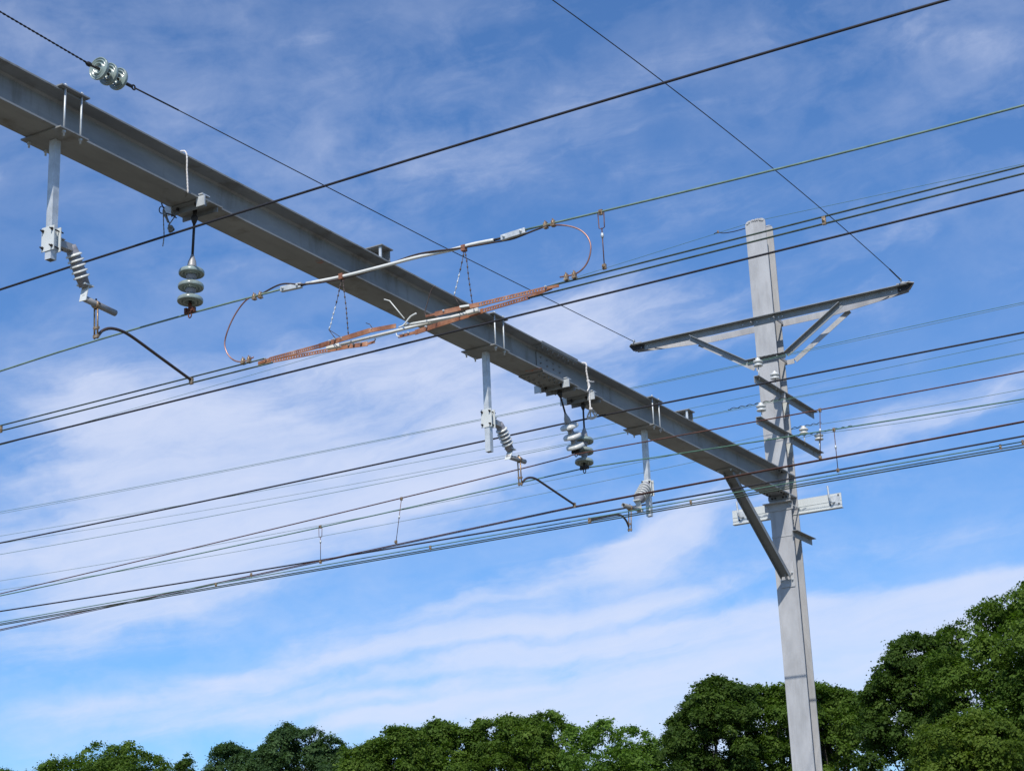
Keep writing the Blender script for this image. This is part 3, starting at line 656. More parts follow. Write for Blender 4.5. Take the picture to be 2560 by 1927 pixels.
c1 = wire('contact_wire', ('lower contact wire of the nearest track, left of the section insulator', 'lower contact wire of the nearest track, right of the section insulator'), 'wire', [(0, 1078), (478, 957), (640, 916), (1540, 690), (2060, 561), (2260, 508.7), (2560, 434.1)], 11.05, .0072, DKGREEN, None, None, 1, gap=(6.2, 8.6))
px_ = lambda y: 17.68 + (y - 9.44) * (.10 if y > 9.44 else .03)
P_ = wire('messenger_wire', 'brown messenger wire held by the tilted insulator string', 'wire', [(0, 1483.8), (400, 1388.8), (700, 1318.5), (1000, 1246), (1440, 1135), (1640, 1098), (1940, 1044.9), (2260, 985.1), (2560, 928.1)], px_, .0075, BROWNW, 9.44)
Q_ = wire('messenger_wire', 'dark green messenger wire held by the upright insulator string', 'wire', [(0, 1489), (400, 1404), (700, 1340.2), (1000, 1273.6), (1461, 1170), (1640, 1144), (1940, 1095.3), (2260, 1046), (2560, 997.1)], 18.0, .0075, GREENW, 9.44)
U_ = wire('contact_wire', 'brown contact wire held by the registration arm of the middle post', 'wire', [(0, 1571), (400, 1492), (700, 1424), (990, 1355), (1436, 1266), (1700, 1216.5), (2260, 1108.5), (2560, 1053.8)], px_, .0070, BROWNW, None, None, 2)
U2_ = wire('contact_wire', 'brown contact wire running just below its twin on the middle post arm', 'wire', [(0, 1574), (400, 1495), (700, 1427), (990, 1358), (1436, 1268.5), (1700, 1219), (2260, 1111), (2560, 1056.5)], lambda y: px_(y) + .01, .0052, BROWNW, None, None, 2)
S_ = wire('auxiliary_wire', 'thin greenish upper wire of the lowest contact pair', 'wire', [(0, 1555.3), (400, 1483.8), (700, 1428.5), (1300, 1327.2), (1472, 1296), (1700, 1257.6), (2260, 1154.6), (2560, 1103)], 18.06, .0062, GREENW, None, None, 2)
T1 = wire('contact_wire', 'dark contact wire clipped under the lowest thin green wire', 'wire', [(0, 1559.5), (400, 1489), (700, 1437.5), (1300, 1334.8), (1700, 1264.8), (2260, 1161), (2560, 1113.2)], 18.06, .0065, DKGREEN, None, None, 2)
T2 = wire('contact_wire', 'dark contact wire lowest of all, just under the clipped pair', 'wire', [(0, 1563), (400, 1492), (700, 1441.1), (1300, 1339), (1700, 1270.3), (2260, 1166), (2560, 1119.4)], 18.14, .0072, DKGREEN, None, None, 2)
X1, X3, X4, X5 = P1.x, P3.x, P4.x, P5.x
wire('thin_wire', 'upper of the two thin green wires on the topmost pin insulator', 'wire', [(0, 1278.9), (1000, 1089.8), (1400, 1005.7), (1640, 955.7), (1893, 903), (2260, 820), (2560, 755.6)], X1, .0042, GREENW, 9.24, TH)
wire('thin_wire', 'lower of the two thin green wires passing the topmost pin insulator', 'wire', [(0, 1283.5), (1000, 1092.2), (1400, 1009.3), (1640, 959.3), (1893, 906), (2260, 825.8), (2560, 759.8)], X1 + .09, .0034, GREENL, 9.24, TH)
wire('thin_wire', 'thin wire passing behind the pole above the lower bracket arm', 'wire', [(0, 1338.8), (400, 1272.6), (700, 1218.4), (1000, 1163), (1400, 1084.5), (1717.5, 1023.2), (1898.6, 984.5), (1967.6, 970.6), (2260, 911.4), (2560, 847.9)], 25.2, .0036, GREENW, None, TH)
wire('thin_wire', 'thin green wire tied to the near insulator of the lower bracket arm', 'wire', [(0, 1385.5), (700, 1257), (1000, 1197.9), (1400, 1116.2), (1722.9, 1048.5), (1900.5, 1008), (2260, 941.7), (2560, 883.9)], X3, .0042, GREENW, 9.24, TH)
wire('thin_wire', 'fainter thin green wire running beside the one on the near lower insulator', 'wire', [(0, 1358), (400, 1293.6), (700, 1242.6), (1000, 1188.3), (1400, 1112.6), (1722.9, 1048.5), (1900.5, 1012), (2260, 942.5), (2560, 881.7)], X3 + .14, .0032, GREENL, 9.24, TH)
wire('thin_wire', 'thin green wire tied to the insulator just right of the pole', 'wire', [(0, 1451.7), (400, 1385), (700, 1330.8), (1000, 1275), (1400, 1196.7), (1640, 1147.6), (1831, 1106), (2007, 1067), (2260, 1026.5), (2560, 972.6)], X4, .0038, GREENL, 9.24, TH)
wire('thin_wire', 'thin green wire tied to the far insulator of the lower bracket arm', 'wire', [(0, 1475), (400, 1410.7), (700, 1357.6), (1000, 1303.6), (1400, 1225.5), (1640, 1176.4), (1911, 1120.5), (2045, 1084), (2260, 1055.9), (2560, 1003)], X5, .0038, GREENL, 9.24, TH)
j_ = wire('thin_wire', 'thin green wire reaching the top of the pole', 'wire', [(0, 1112.7), (640, 935.3), (821, 880), (1540, 663), (1795, 580), (1890, 553), (2260, 474.5), (2560, 410)], XP + .20, .0036, GREENW, 9.5, TH)
MB().tube(spline([at(1785, 585, X=XP + .2), at(1795, 581, X=XP + .2), at(1808, 583, X=XP + .2), at(1830, 580, X=XP + .2), at(1850, 575, X=XP + .2), at(1880, 566, X=XP + .2)], 5), .007, 6).build('jumper', BLACKC)
tag(bpy.data.objects['jumper'], 'short dark jumper hooking onto the thin wire left of the pole top', 'jumper')

# clamps between paired wires, droppers
def clamp(px, py, X, lab, s=1.0):
    s *= .72
    p = at(px, py, X=X); t = MB().box(p, (.014 * s, 0, 0), (0, .018 * s, 0), (0, 0, .042 * s)).box(p + Vector((-.012 * s, 0, .0)), (.012 * s, 0, 0), (0, .013 * s, 0), (0, 0, .013 * s)).bolt(p + Vector((-.02 * s, 0, 0)), (-1, 0, 0), .009 * s, .01)
    tag(t.build('wire_clamp', BRONZE, None, .003), lab, 'clamp', 'small bronze clamps joining paired wires')
clamp(2, 1073, 11.04, 'small bronze clamp on the nearest wire pair at the left edge')
clamp(2060, 552, 11.04, 'small bronze clamp on the nearest wire pair right of the pole top')
clamp(540, 1461, 18.06, 'small bronze clamp on the lowest wires, leftmost', .9)
clamp(628, 1437, 18.1, 'small bronze clamp on the lowest wires, second from the left', .9)
clamp(1076, 1368.8, 18.06, 'small bronze clamp on the lowest pair below the middle of the wires', .9)
clamp(1727, 1255, 18.06, 'small bronze clamp on the lowest pair left of the diagonal brace', .9)
clamp(2501, 1117, 18.06, 'small bronze clamp on the lowest pair near the right edge', .9)
clamp(2557, 1106, 18.06, 'small bronze clamp on the lowest pair cut by the right edge', .9)
clamp(1795, 580, XP + .2, 'tiny clamp on the thin wire left of the pole top', .8)
def dropper(top, bot, lab, loop):
    t = thing('dropper', lab, 'dropper', top, 'vertical droppers between messenger and contact wires')
    L = top - bot; u = (bot - top).normalized(); mid = top.lerp(bot, .28)
    w_ = MB(); w_.tube([top.lerp(bot, .02 if not loop else .28), bot], .0042, 6)
    if loop: w_.tube([top + Vector((0, .025, 0)), top.lerp(bot, .28) + Vector((0, .022, 0)), top.lerp(bot, .30), top.lerp(bot, .28) + Vector((0, -.022, 0)), top + Vector((0, -.025, 0))], .004, 6)
    w_.build('dropper_wire', BROWNW, t)
    k = top.lerp(bot, .42); MB().lathe(k - u * .02, u, [(0, 0), (.0, .008), (.02, .013), (.04, .008), (.04, 0)], 10).build('splice_sleeve', GALVN, t)
    for p in (top, bot): MB().box(p + Vector((0, 0, .003)), (.010, 0, 0), (0, .014, 0), (0, 0, .02)).bolt(p + Vector((-.014, 0, 0)), (-1, 0, 0), .009).build('clamp', BRONZE, t)
dropper(at(1502, 532, X=11.04), at(1511, 668, X=11.04), 'looped dropper to the right of the copper jumper of the section insulator', True)
pa, pb = at(1003.6, 1247, X=px_(11.8)), at(990, 1355, X=px_(12.05)); dropper(pa, pb, 'leaning dropper on the brown messenger wire below the middle of the beam', False)
dropper(at(801, 1317, X=18.0), at(801.5, 1405, X=18.06), 'looped dropper left of the leaning one', True)
pa, pb = at(2050, 1026, X=px_(6.4)), at(2051, 1145, X=px_(6.4)); dropper(pa, pb, 'dropper just right of the pole in front of the far insulator', False)
dropper(at(2085, 1075, X=18.0), at(2095, 1176, X=18.0), 'dropper rightmost, reaching the lower thick cable', False)

# ------------------------------------------------------------------ cross-track guys
Y1, Y2 = yl - .03, yr + .08
g1e = Vector((XP - .06, Y1, zc + .04))
gp = lambda x, y: at(x, y, Y=Y1)
def rope2(pts, r, sep, turns):
    """two strands wound round each other along a straight run"""
    a, b = V(pts[0]), V(pts[1]); u = (b - a).normalized(); o1 = u.orthogonal().normalized(); o2 = u.cross(o1); mbx = MB(); n = int(turns * 10)
    for ph in (0, math.pi):
        mbx.tube([a.lerp(b, i / n) + (o1 * math.cos(i / n * turns * 2 * math.pi + ph) + o2 * math.sin(i / n * turns * 2 * math.pi + ph)) * sep for i in range(n + 1)], r, 6)
    return mbx
ga, gb_ = gp(232, 166), gp(325, 214)
gdir = (gp(0, 30) - ga).normalized()
rope2([ga + gdir * 14, ga - gdir * .02], .0055, .005, 130).build('guy_cable', BLACKC)
tag(bpy.data.objects['guy_cable'], 'dark twisted cable running from the top left corner to the angled disc insulators', 'cable')
t = thing('strain_insulator', 'angled string of three pale discs in the upper left guy cable', 'insulator', (ga + gb_) / 2)
axg = (ga - gb_).normalized()
for k, (px, py) in enumerate(((247, 172), (271, 186), (295, 198))):
    c = gp(px, py); disc_parts(c - axg * .09, axg, t, .118, False, PORC)
MB().tube([ga + axg * .02, ga + axg * -.18], .012, 8).lathe(ga + axg * .02, axg, [(0, .01), (.02, .025), (.05, .025), (.08, .01)], 10).build('shackle', DARK, t)
sh = MB().tube([gp(309, 206), gp(330, 217)], .018, 8)
sh.tube([gp(334, 219) + Vector((.025 * math.cos(a), 0, .025 * math.sin(a))) for a in np.linspace(0, 2 * math.pi, 16)], .009, 6, False); sh.build('shackle', DARK, t)
gs = gp(336, 220)
MB().tube([gs, gs.lerp(g1e, .06)], .009, 8).tube([gs.lerp(g1e, .058), gs.lerp(g1e, .5) + Vector((0, 0, -.03)), g1e], .0062, 6).build('span_wire', BLACKC)
tag(bpy.data.objects['span_wire'], 'dark span wire from the angled disc insulators down to the left end of the crossarm', 'wire')
g2e = Vector((XP - .06, Y2, zc + .06)); g2s = at(1389, 0, Y=Y2); g2m = at(1990, 462, Y=Y2)
cc = np.polyfit([g2s.x, at(1650, 210, Y=Y2).x, g2m.x, g2e.x], [g2s.z, at(1650, 210, Y=Y2).z, g2m.z, g2e.z], 2)
MB().tube([(x, Y2, float(np.polyval(cc, x))) for x in np.linspace(0, XP - .06, 60)], .0062, 6).tube([g2e + Vector((-.5, 0, float(np.polyval(cc, XP - .56)) - g2e.z)), g2e], .010, 8).build('span_wire', BLACKC)
tag(bpy.data.objects['span_wire.001'], 'dark span wire slanting from the top to the right end of the crossarm', 'wire')
for e, lab in ((g1e, 'small shackle tying the span wire to the left end of the crossarm'), (g2e, 'small shackle tying the span wire to the right end of the crossarm')):
    q = MB().tube([e + Vector((-.03 + .03 * math.cos(a), 0, .026 * math.sin(a))) for a in np.linspace(0, 2 * math.pi, 14)], .008, 6, False).bolt(e + Vector((0, -.01, -.03)), (0, -1, 0), .016, .02)
    tag(q.build('shackle', GALVN), lab, 'shackle', 'shackles at the crossarm ends')

# ------------------------------------------------------------------ section insulator
SX = 11.04; SZ = 4.75 + EYE
sec = thing('section_insulator', 'long section insulator of white rods and copper runners with looping jumpers', 'section insulator', at(1000, 790, X=SX))
sp_ = lambda l: [at(x, y, X=SX) for x, y in l]
MB().tube(spline(sp_([(766, 709), (853, 692), (960, 665), (1040, 644), (1128, 625), (1180, 611), (1235, 600)]), 6), .0135, 12).build('upper_white_rod', WHITE, sec)
wrap = []
core = spline(sp_([(640, 740), (700, 716), (760, 712), (853, 692), (960, 664), (1040, 643), (1128, 624), (1235, 600), (1290, 594), (1340, 580), (1380, 561)]), 10)
for i, p in enumerate(core):
    a = i / len(core) * 2.6 * 2 * math.pi; f_ = math.sin(i / len(core) * math.pi) ** .5
    wrap.append(p + Vector((math.cos(a), 0, math.sin(a))) * .019 * (.5 + .5 * f_))
MB().tube(wrap, .0075, 8).build('wound_copper_cable', BROWNROD, sec)
for (a, b) in (((703, 724), (754, 713)), ((1254, 596), (1314, 577))):
    p, q = sp_([a, b]); mb = MB().bar(p, q, (.018, 0, 0), (0, 0, .022)); mb.bolt(p.lerp(q, .85) + Vector((-.018, 0, 0)), (-1, 0, 0), .012).bolt(p.lerp(q, .15) + Vector((-.018, 0, 0)), (-1, 0, 0), .012); mb.build('dead_end_clamp', GALVN, sec, .004)
for i, (a, b) in enumerate((((752, 714), (772, 708)), ((1232, 601), (1256, 595)))):
    MB().tube(sp_([a, b]), .010, 8).build('end_fitting', DARK, sec)
def ubolt(px, py, up=1):
    p = at(px, py, X=SX); mb = MB().box(p, (.012, 0, 0), (0, .014, 0), (0, 0, .02)).box(p + Vector((0, 0, -.02 * up)), (.018, 0, 0), (0, .016, 0), (0, 0, .006))
    for s_ in (-1, 1): mb.tube([p + Vector((s_ * .010, 0, -.03)), p + Vector((s_ * .010, 0, .035 * up))], .0045, 6)
    mb.build('parallel_clamp', BRONZE, sec)
for q in ((636, 742), (651, 738), (608, 903), (623, 899), (1364, 563), (1383, 558), (1416, 693), (1436, 688)): ubolt(*q)
JUMP = mat('bright_copper_jumper', [(.35, (.20, .09, .065)), (.55, (.40, .22, .18)), (.7, (.52, .34, .30))], .4, .5, 6.0)
MB().tube(spline(sp_([(650, 739), (631, 742), (615, 751), (597, 772), (580, 801), (568, 830), (562, 855), (564, 873), (572, 889), (584, 900), (597, 904), (612, 903), (634, 893)]), 6), .0062, 8).build('jumper', JUMP, sec)
MB().tube(spline(sp_([(1362, 566), (1390, 563), (1420, 565), (1448, 574), (1467, 590), (1476, 610), (1476, 632), (1469, 655), (1456, 673), (1440, 684), (1420, 690), (1400, 693)]), 6), .0062, 8).build('jumper', JUMP, sec)
def chain(pts, mats, name='hanger_chain'):
    P = [V(p) for p in pts]; mb = MB(); mb.tube(P, .0028, 6)
    L = sum((P[i + 1] - P[i]).length for i in range(len(P) - 1)); n = int(L / .045)
    for i in range(len(P) - 1):
        m_ = max(1, int((P[i + 1] - P[i]).length / .04)); u = (P[i + 1] - P[i]).normalized()
        for k in range(m_):
            c = P[i].lerp(P[i + 1], (k + .5) / m_); mb.lathe(c - u * .013, u, [(0, .002), (.008, .0065), (.018, .0065), (.026, .002)], 8)
    mb.build(name, mats, sec)
chain(sp_([(854, 697), (844, 745), (839, 765)]), BROWNROD); chain(sp_([(839, 765), (832, 790), (826, 815), (822, 824)]), GALVN); MB().tube(sp_([(822, 824), (838, 846)]), .003, 6).tube(sp_([(822, 824), (855, 845)]), .003, 6).build('hanger_leg', BROWNROD, sec)
chain(sp_([(857, 697), (861, 735), (865, 765), (871, 838)]), BROWNROD)
chain(sp_([(1160, 630), (1153, 665), (1149, 682)]), BROWNROD); chain(sp_([(1149, 682), (1142, 712), (1135, 740)]), GALVN); MB().tube(sp_([(1135, 740), (1150, 764)]), .003, 6).tube(sp_([(1135, 740), (1165, 762)]), .003, 6).build('hanger_leg', BROWNROD, sec)
chain(sp_([(1163, 630), (1168, 660), (1171, 690), (1181, 760)]), BROWNROD)
for q in ((854, 692), (1160, 621)):
    p = at(*q, X=SX); MB().box(p, (.02, 0, 0), (0, .018, 0), (0, 0, .024)).build('rod_clamp', COPPER, sec)
# runners, built level at contact-wire height
sz = lambda l: [at(x, y, Z=SZ) for x, y in l]
def runner(poly, hh, holes=0, name='copper_runner'):
    """plate standing on edge along poly; between its first two points it is pierced by a row of holes"""
    P = sz(poly); mb = MB()
    for i in range(len(P) - 1):
        p, q = P[i], P[i + 1]; u = (q - p).normalized(); nx = Vector((0, 0, 1)).cross(u)
        h_ = hh[i] if hasattr(hh, '__len__') else hh
        if holes and i == holes[0]:
            n = holes[1]; mb.bar(p + Vector((0, 0, h_ * .72)), q + Vector((0, 0, h_ * .72)), (0, 0, h_ * .28), nx * .004); mb.bar(p - Vector((0, 0, h_ * .72)), q - Vector((0, 0, h_ * .72)), (0, 0, h_ * .28), nx * .004)
            L = (q - p).length / n
            for k in range(n + 1):
                c = p.lerp(q, k / n); mb.box(c, u * L * .24, (0, 0, h_ * .5), nx * .0038)
        else: mb.bar(p - u * .002, q + u * .002, (0, 0, h_), nx * .004)
    return mb.build(name, COPPER, sec)
zl = lambda a, b: (520 + a / 3.963, 520 + b / 3.963)
zr_ = lambda a, b: (960 + a / 3.814, 500 + b / 3.814)
runner([zl(500, 1538), zl(610, 1500), zl(1100, 1368), zl(1600, 1215), zl(1860, 1168)], [.013, .017, .020, .017], (1, 24))
runner([zl(500, 1540), zl(620, 1520), zl(1190, 1408), zl(1380, 1372), zl(1580, 1345), zl(1650, 1325)], [.013, .015, .018, .018, .010], (1, 22))
runner([zr_(1665, 818), zr_(1560, 840), zr_(900, 998), zr_(720, 1035), zr_(490, 1088), zr_(400, 1108)], [.010, .016, .018, .018, .009], (1, 24))
runner([zr_(1600, 838), zr_(1390, 925), zr_(940, 1058), zr_(700, 1130), zr_(300, 1262), zr_(140, 1302)], [.012, .016, .020, .020, .012], (1, 18))
for A, B in ((zl(1320, 1352), zr_(790, 1080)),):
    P, Q = sz([A, B]); MB().tube([P, P.lerp(Q, .5), Q], .0125, 12).build('lower_white_rod', WHITE, sec)
P, Q = sz([zr_(190, 1195), zr_(665, 1112)]); MB().tube([P, Q], .0115, 12).build('lower_white_rod', WHITE, sec)
P, Q = sz([zl(1180, 1385), zl(1310, 1360)]); MB().bar(P, Q, (.02, 0, 0), (0, 0, .015)).build('end_block', WHITE, sec, .004)
P, Q = sz([zr_(790, 1078), zr_(905, 1048)]); MB().bar(P, Q, (.02, 0, 0), (0, 0, .015)).build('end_block', WHITE, sec, .004)
P, Q = sz([zr_(725, 1022), zr_(815, 1008)]); MB().bar(P, Q, (.014, 0, 0), (0, 0, .008)).build('end_block', WHITE, sec, .002)
# arcing horns
up = Vector((0, 0, 1))
hm = at(*zl(1940, 1150), Z=SZ)
def hp(a): return at(*a, X=hm.x)
MB().tube([hp(zl(1745, 905)), hp(zl(1800, 920)), hp(zl(1945, 1095))], .0045, 8).build('arcing_horn', WHITE, sec)
MB().tube(spline([hp(zr_(308, 1080)), hp(zr_(250, 1115)), hp(zr_(190, 1190)), hp(zr_(140, 1215))], 4), .0065, 8).build('arcing_horn', WHITE, sec)
MB().tube(spline([hp(zr_(490, 820)), hp(zr_(450, 860)), hp(zr_(420, 960)), hp(zr_(392, 1060)), hp(zr_(400, 1100)), hp(zr_(440, 1110))], 4), .0038, 8).build('arcing_horn', BROWNROD, sec)
MB().tube([hp(zl(1565, 1140)), hp(zl(1600, 1150)), hp(zl(1635, 1200))], .003, 8).build('arcing_horn', BROWNROD, sec)
MB().tube(spline([hp(zl(1655, 1290)), hp(zl(1655, 1310)), hp(zl(1620, 1340))], 4), .004, 8).build('arcing_horn', BROWNROD, sec)
MB().tube(spline([hp(zl(1865, 1240)), hp(zl(1872, 1265)), hp(zl(1900, 1275))], 4), .004, 8).build('arcing_horn', WHITE, sec)
bl = MB()
for q in (zl(1217, 1320), zl(1260, 1303), zl(1330, 1292), zl(1635, 1205), zr_(578, 1060), zr_(1550, 830), zl(572, 1495), zr_(410, 1212), zl(1400, 1358), zl(1450, 1350), zl(1520, 1338), zr_(240, 1268), zr_(195, 1280)):
    p = at(*q, Z=SZ + .01); bl.bolt(p + Vector((-.006, 0, 0)), (-1, 0, 0), .009, .012)
bl.build('bolt', GALVN, sec)

# ------------------------------------------------------------------ ropes
def twist(pts, r, mat_, name, parent, pitch=.03):
    P = spline(pts, 10); mb = MB(); 
    fine = []
    for i in range(len(P) - 1):
        m_ = max(1, int((P[i + 1] - P[i]).length / .008))
        for k in range(m_): fine.append(P[i].lerp(P[i + 1], k / m_))
    fine.append(P[-1]); rr = [r * (1 + .18 * math.sin(i * 1.9)) for i in range(len(fine))]
    return mb.tube(fine, rr, 6).build(name, mat_, parent)
YN = HY - YH - .012
rope = thing('rope', 'pale rope looped over the beam and tied to the top cable at the left', 'rope', at(427, 575, Y=HY))
xk = at(463, 390, Y=YN).x
tp = Vector((xk, YN, ZB + BH + .01)); bt = at(470, 478, Y=YN); bt.z = ZB - .012; ctr = h1(HY + .02)
kn = at(428, 578, X=10.75); kn2 = at(424, 560, X=10.75)
twist([Vector((xk, HY + YH, ZB + BH + .012)), Vector((xk, HY, ZB + BH + .014)), tp, (tp + bt) / 2 + Vector((0, -.004, 0)), bt], .0075, ROPEW, 'beam_loop', rope)
twist([bt, at(449, 515, X=11.0), at(441, 535, X=10.9), kn2], .0055, ROPEG, 'lower_run', rope)
g_ = MB()
twist([kn2 + Vector((0, .02, .02)), at(415, 545, X=10.76), at(408, 530, X=10.76), at(410, 522, X=10.76)], .006, ROPEG, 'lashing', rope)
twist([kn2, at(420, 550, X=10.78), at(414, 534, X=10.78), at(409, 524, X=10.78)], .006, ROPEG, 'lashing', rope)
twist([at(408, 524, X=10.76), at(409, 560, X=10.76), at(410, 590, X=10.75), at(407, 616, X=10.75)], .005, ROPEG, 'tail', rope)
twist([at(401, 497, Y=HY + YH), at(406, 515, Y=HY + YH), at(410, 522, Y=HY + YH)], .006, BLACKC, 'hook_line', rope)
MB().tube([at(405 + 7 * math.cos(a), 525 + 9 * math.sin(a), X=10.78) for a in np.linspace(.3, 5.6, 14)], .005, 6).build('ring', BLACKC, rope)
twist([at(416, 534, X=10.76), at(430, 538, X=10.76), at(441, 545, X=10.76)], .006, BLACKC, 'hook_line', rope)
nm = MB()
for k in range(9):
    c = kn.lerp(kn2, (k % 5) / 5) + Vector((.008 * math.sin(k * 2), .014 * math.cos(k * 3), 0)); nm.lathe(c - Vector((0, .012, 0)), (.2 * math.sin(k), 1, .3 * math.cos(k)), [(0, .006), (.006, .015), (.016, .016), (.024, .006)], 10)
nm.build('knot', ROPEG, rope)
rope2_ = thing('rope', 'bright white rope hanging down the beam beside the two insulator strings', 'rope', at(1477, 1025, Y=HY))
a = at(1464, 908, Y=YN); b = at(1470, 952, Y=YN); c_ = at(1474, 1000, Y=YN); k = h3(HY - .05)
xk2 = at(1463, 910, Y=YN).x
a = Vector((xk2, YN, ZB + BH + .006))
twist([Vector((xk2, HY, ZB + BH + .014)), a, at(1466, 928, Y=YN), b, at(1473, 985, Y=YN), at(1476, 1022, Y=YN)], .0105, ROPEW, 'rope_run', rope2_)
twist([b, at(1474, 965, Y=YN - .01), at(1468, 978, Y=YN - .005)], .008, ROPEW, 'slack_loop', rope2_)
twist([b, at(1478, 954, Y=YN - .02), at(1485, 954.5, Y=YN - .02)], .006, ROPEW, 'rope_end', rope2_)
MB().tube([at(1485, 954.5, Y=YN - .02), at(1490, 954, Y=YN - .02)], .006, 6).build('taped_tip', BLACKC, rope2_)
kk = MB()
for q, r_ in (((1470.5, 952), .019), ((1477, 1022), .022)):
    c = at(*q, Y=YN); kk.lathe(c - Vector((0, 0, .018)), (.2, .1, 1), [(0, .004), (.008, r_), (.026, r_), (.036, .004)], 10)
kk.build('knot', ROPEW, rope2_)
for (q0, q1, q2) in (((1476, 1024), (1470, 1037), (1468, 1046)), ((1478, 1024), (1484, 1034), (1490, 1042)), ((1477, 1026), (1476, 1038), (1478, 1046)), ((1480, 1024), (1488, 1030), (1493, 1040)), ((1468, 1045), (1480, 1047), (1492, 1041)), ((1468, 1042), (1480, 1044), (1491, 1038))):
    twist([at(*q0, X=18.28), at(*q1, X=18.27), at(*q2, X=18.28)], .0095, ROPEW, 'lashing', rope2_)

# ------------------------------------------------------------------ trees
SKYLINE = [(-600, 1900), (-200, 1870), (0, 1921), (85, 1930), (110, 1905), (128, 1893), (160, 1884), (180, 1895), (215, 1868), (250, 1849), (275, 1862), (300, 1862), (325, 1846), (345, 1862), (365, 1880), (400, 1884), (415, 1905),
    (440, 1912), (455, 1905), (467, 1882), (478, 1895), (484, 1940), (510, 1935), (530, 1870), (545, 1862), (572, 1850), (600, 1866), (640, 1878), (665, 1866), (668, 1832), (690, 1826), (712, 1794), (725, 1812), (745, 1822),
    (760, 1826), (780, 1812), (800, 1818), (815, 1840), (830, 1836), (860, 1856), (866, 1872), (885, 1856), (895, 1868), (918, 1852), (940, 1845), (955, 1836), (975, 1812), (990, 1822), (1010, 1814), (1030, 1825), (1055, 1826),
    (1062, 1808), (1085, 1803), (1101, 1793), (1115, 1806), (1130, 1804), (1150, 1820), (1180, 1822), (1192, 1798), (1215, 1800), (1240, 1800), (1255, 1788), (1268, 1784), (1290, 1792), (1320, 1796), (1342, 1782), (1357, 1772),
    (1383, 1778), (1410, 1787), (1420, 1812), (1430, 1818), (1448, 1808), (1462, 1822), (1480, 1815), (1490, 1800), (1516, 1793), (1535, 1802), (1540, 1832), (1555, 1820), (1569, 1807), (1580, 1818), (1593, 1815), (1615, 1824),
    (1630, 1845), (1660, 1848), (1665, 1803), (1685, 1795), (1695, 1775), (1720, 1740), (1740, 1710), (1765, 1700), (1786, 1688), (1810, 1694), (1850, 1712), (1870, 1718), (1900, 1706), (1910, 1712), (1960, 1712), (2000, 1712),
    (2038, 1707), (2065, 1709), (2080, 1718), (2115, 1722), (2140, 1738), (2150, 1748), (2162, 1728), (2180, 1700), (2195, 1680), (2200, 1655), (2215, 1640), (2222, 1600), (2240, 1606), (2260, 1585), (2294, 1577), (2310, 1590),
    (2345, 1590), (2350, 1570), (2380, 1562), (2400, 1548), (2405, 1538), (2440, 1515), (2460, 1502), (2500, 1498), (2525, 1478), (2545, 1470), (2560, 1458), (2700, 1400), (2900, 1430), (3300, 1600)]
SKX = np.array([p[0] for p in SKYLINE], float); SKY_ = np.array([p[1] for p in SKYLINE], float)
def top_of(px, rpx, limit):
    """height at which a bough of this width stays under the treetops on both sides"""
    q = np.linspace(px - rpx, px + rpx, 9); v = np.interp(q, SKX, SKY_); v = np.maximum(v, limit)
    arc = rpx - np.sqrt(np.maximum(rpx ** 2 - (q - px) ** 2, 0)) * 1.0
    return float((v - arc * .8).max() * .55 + (v - arc * .8).mean() * .45)
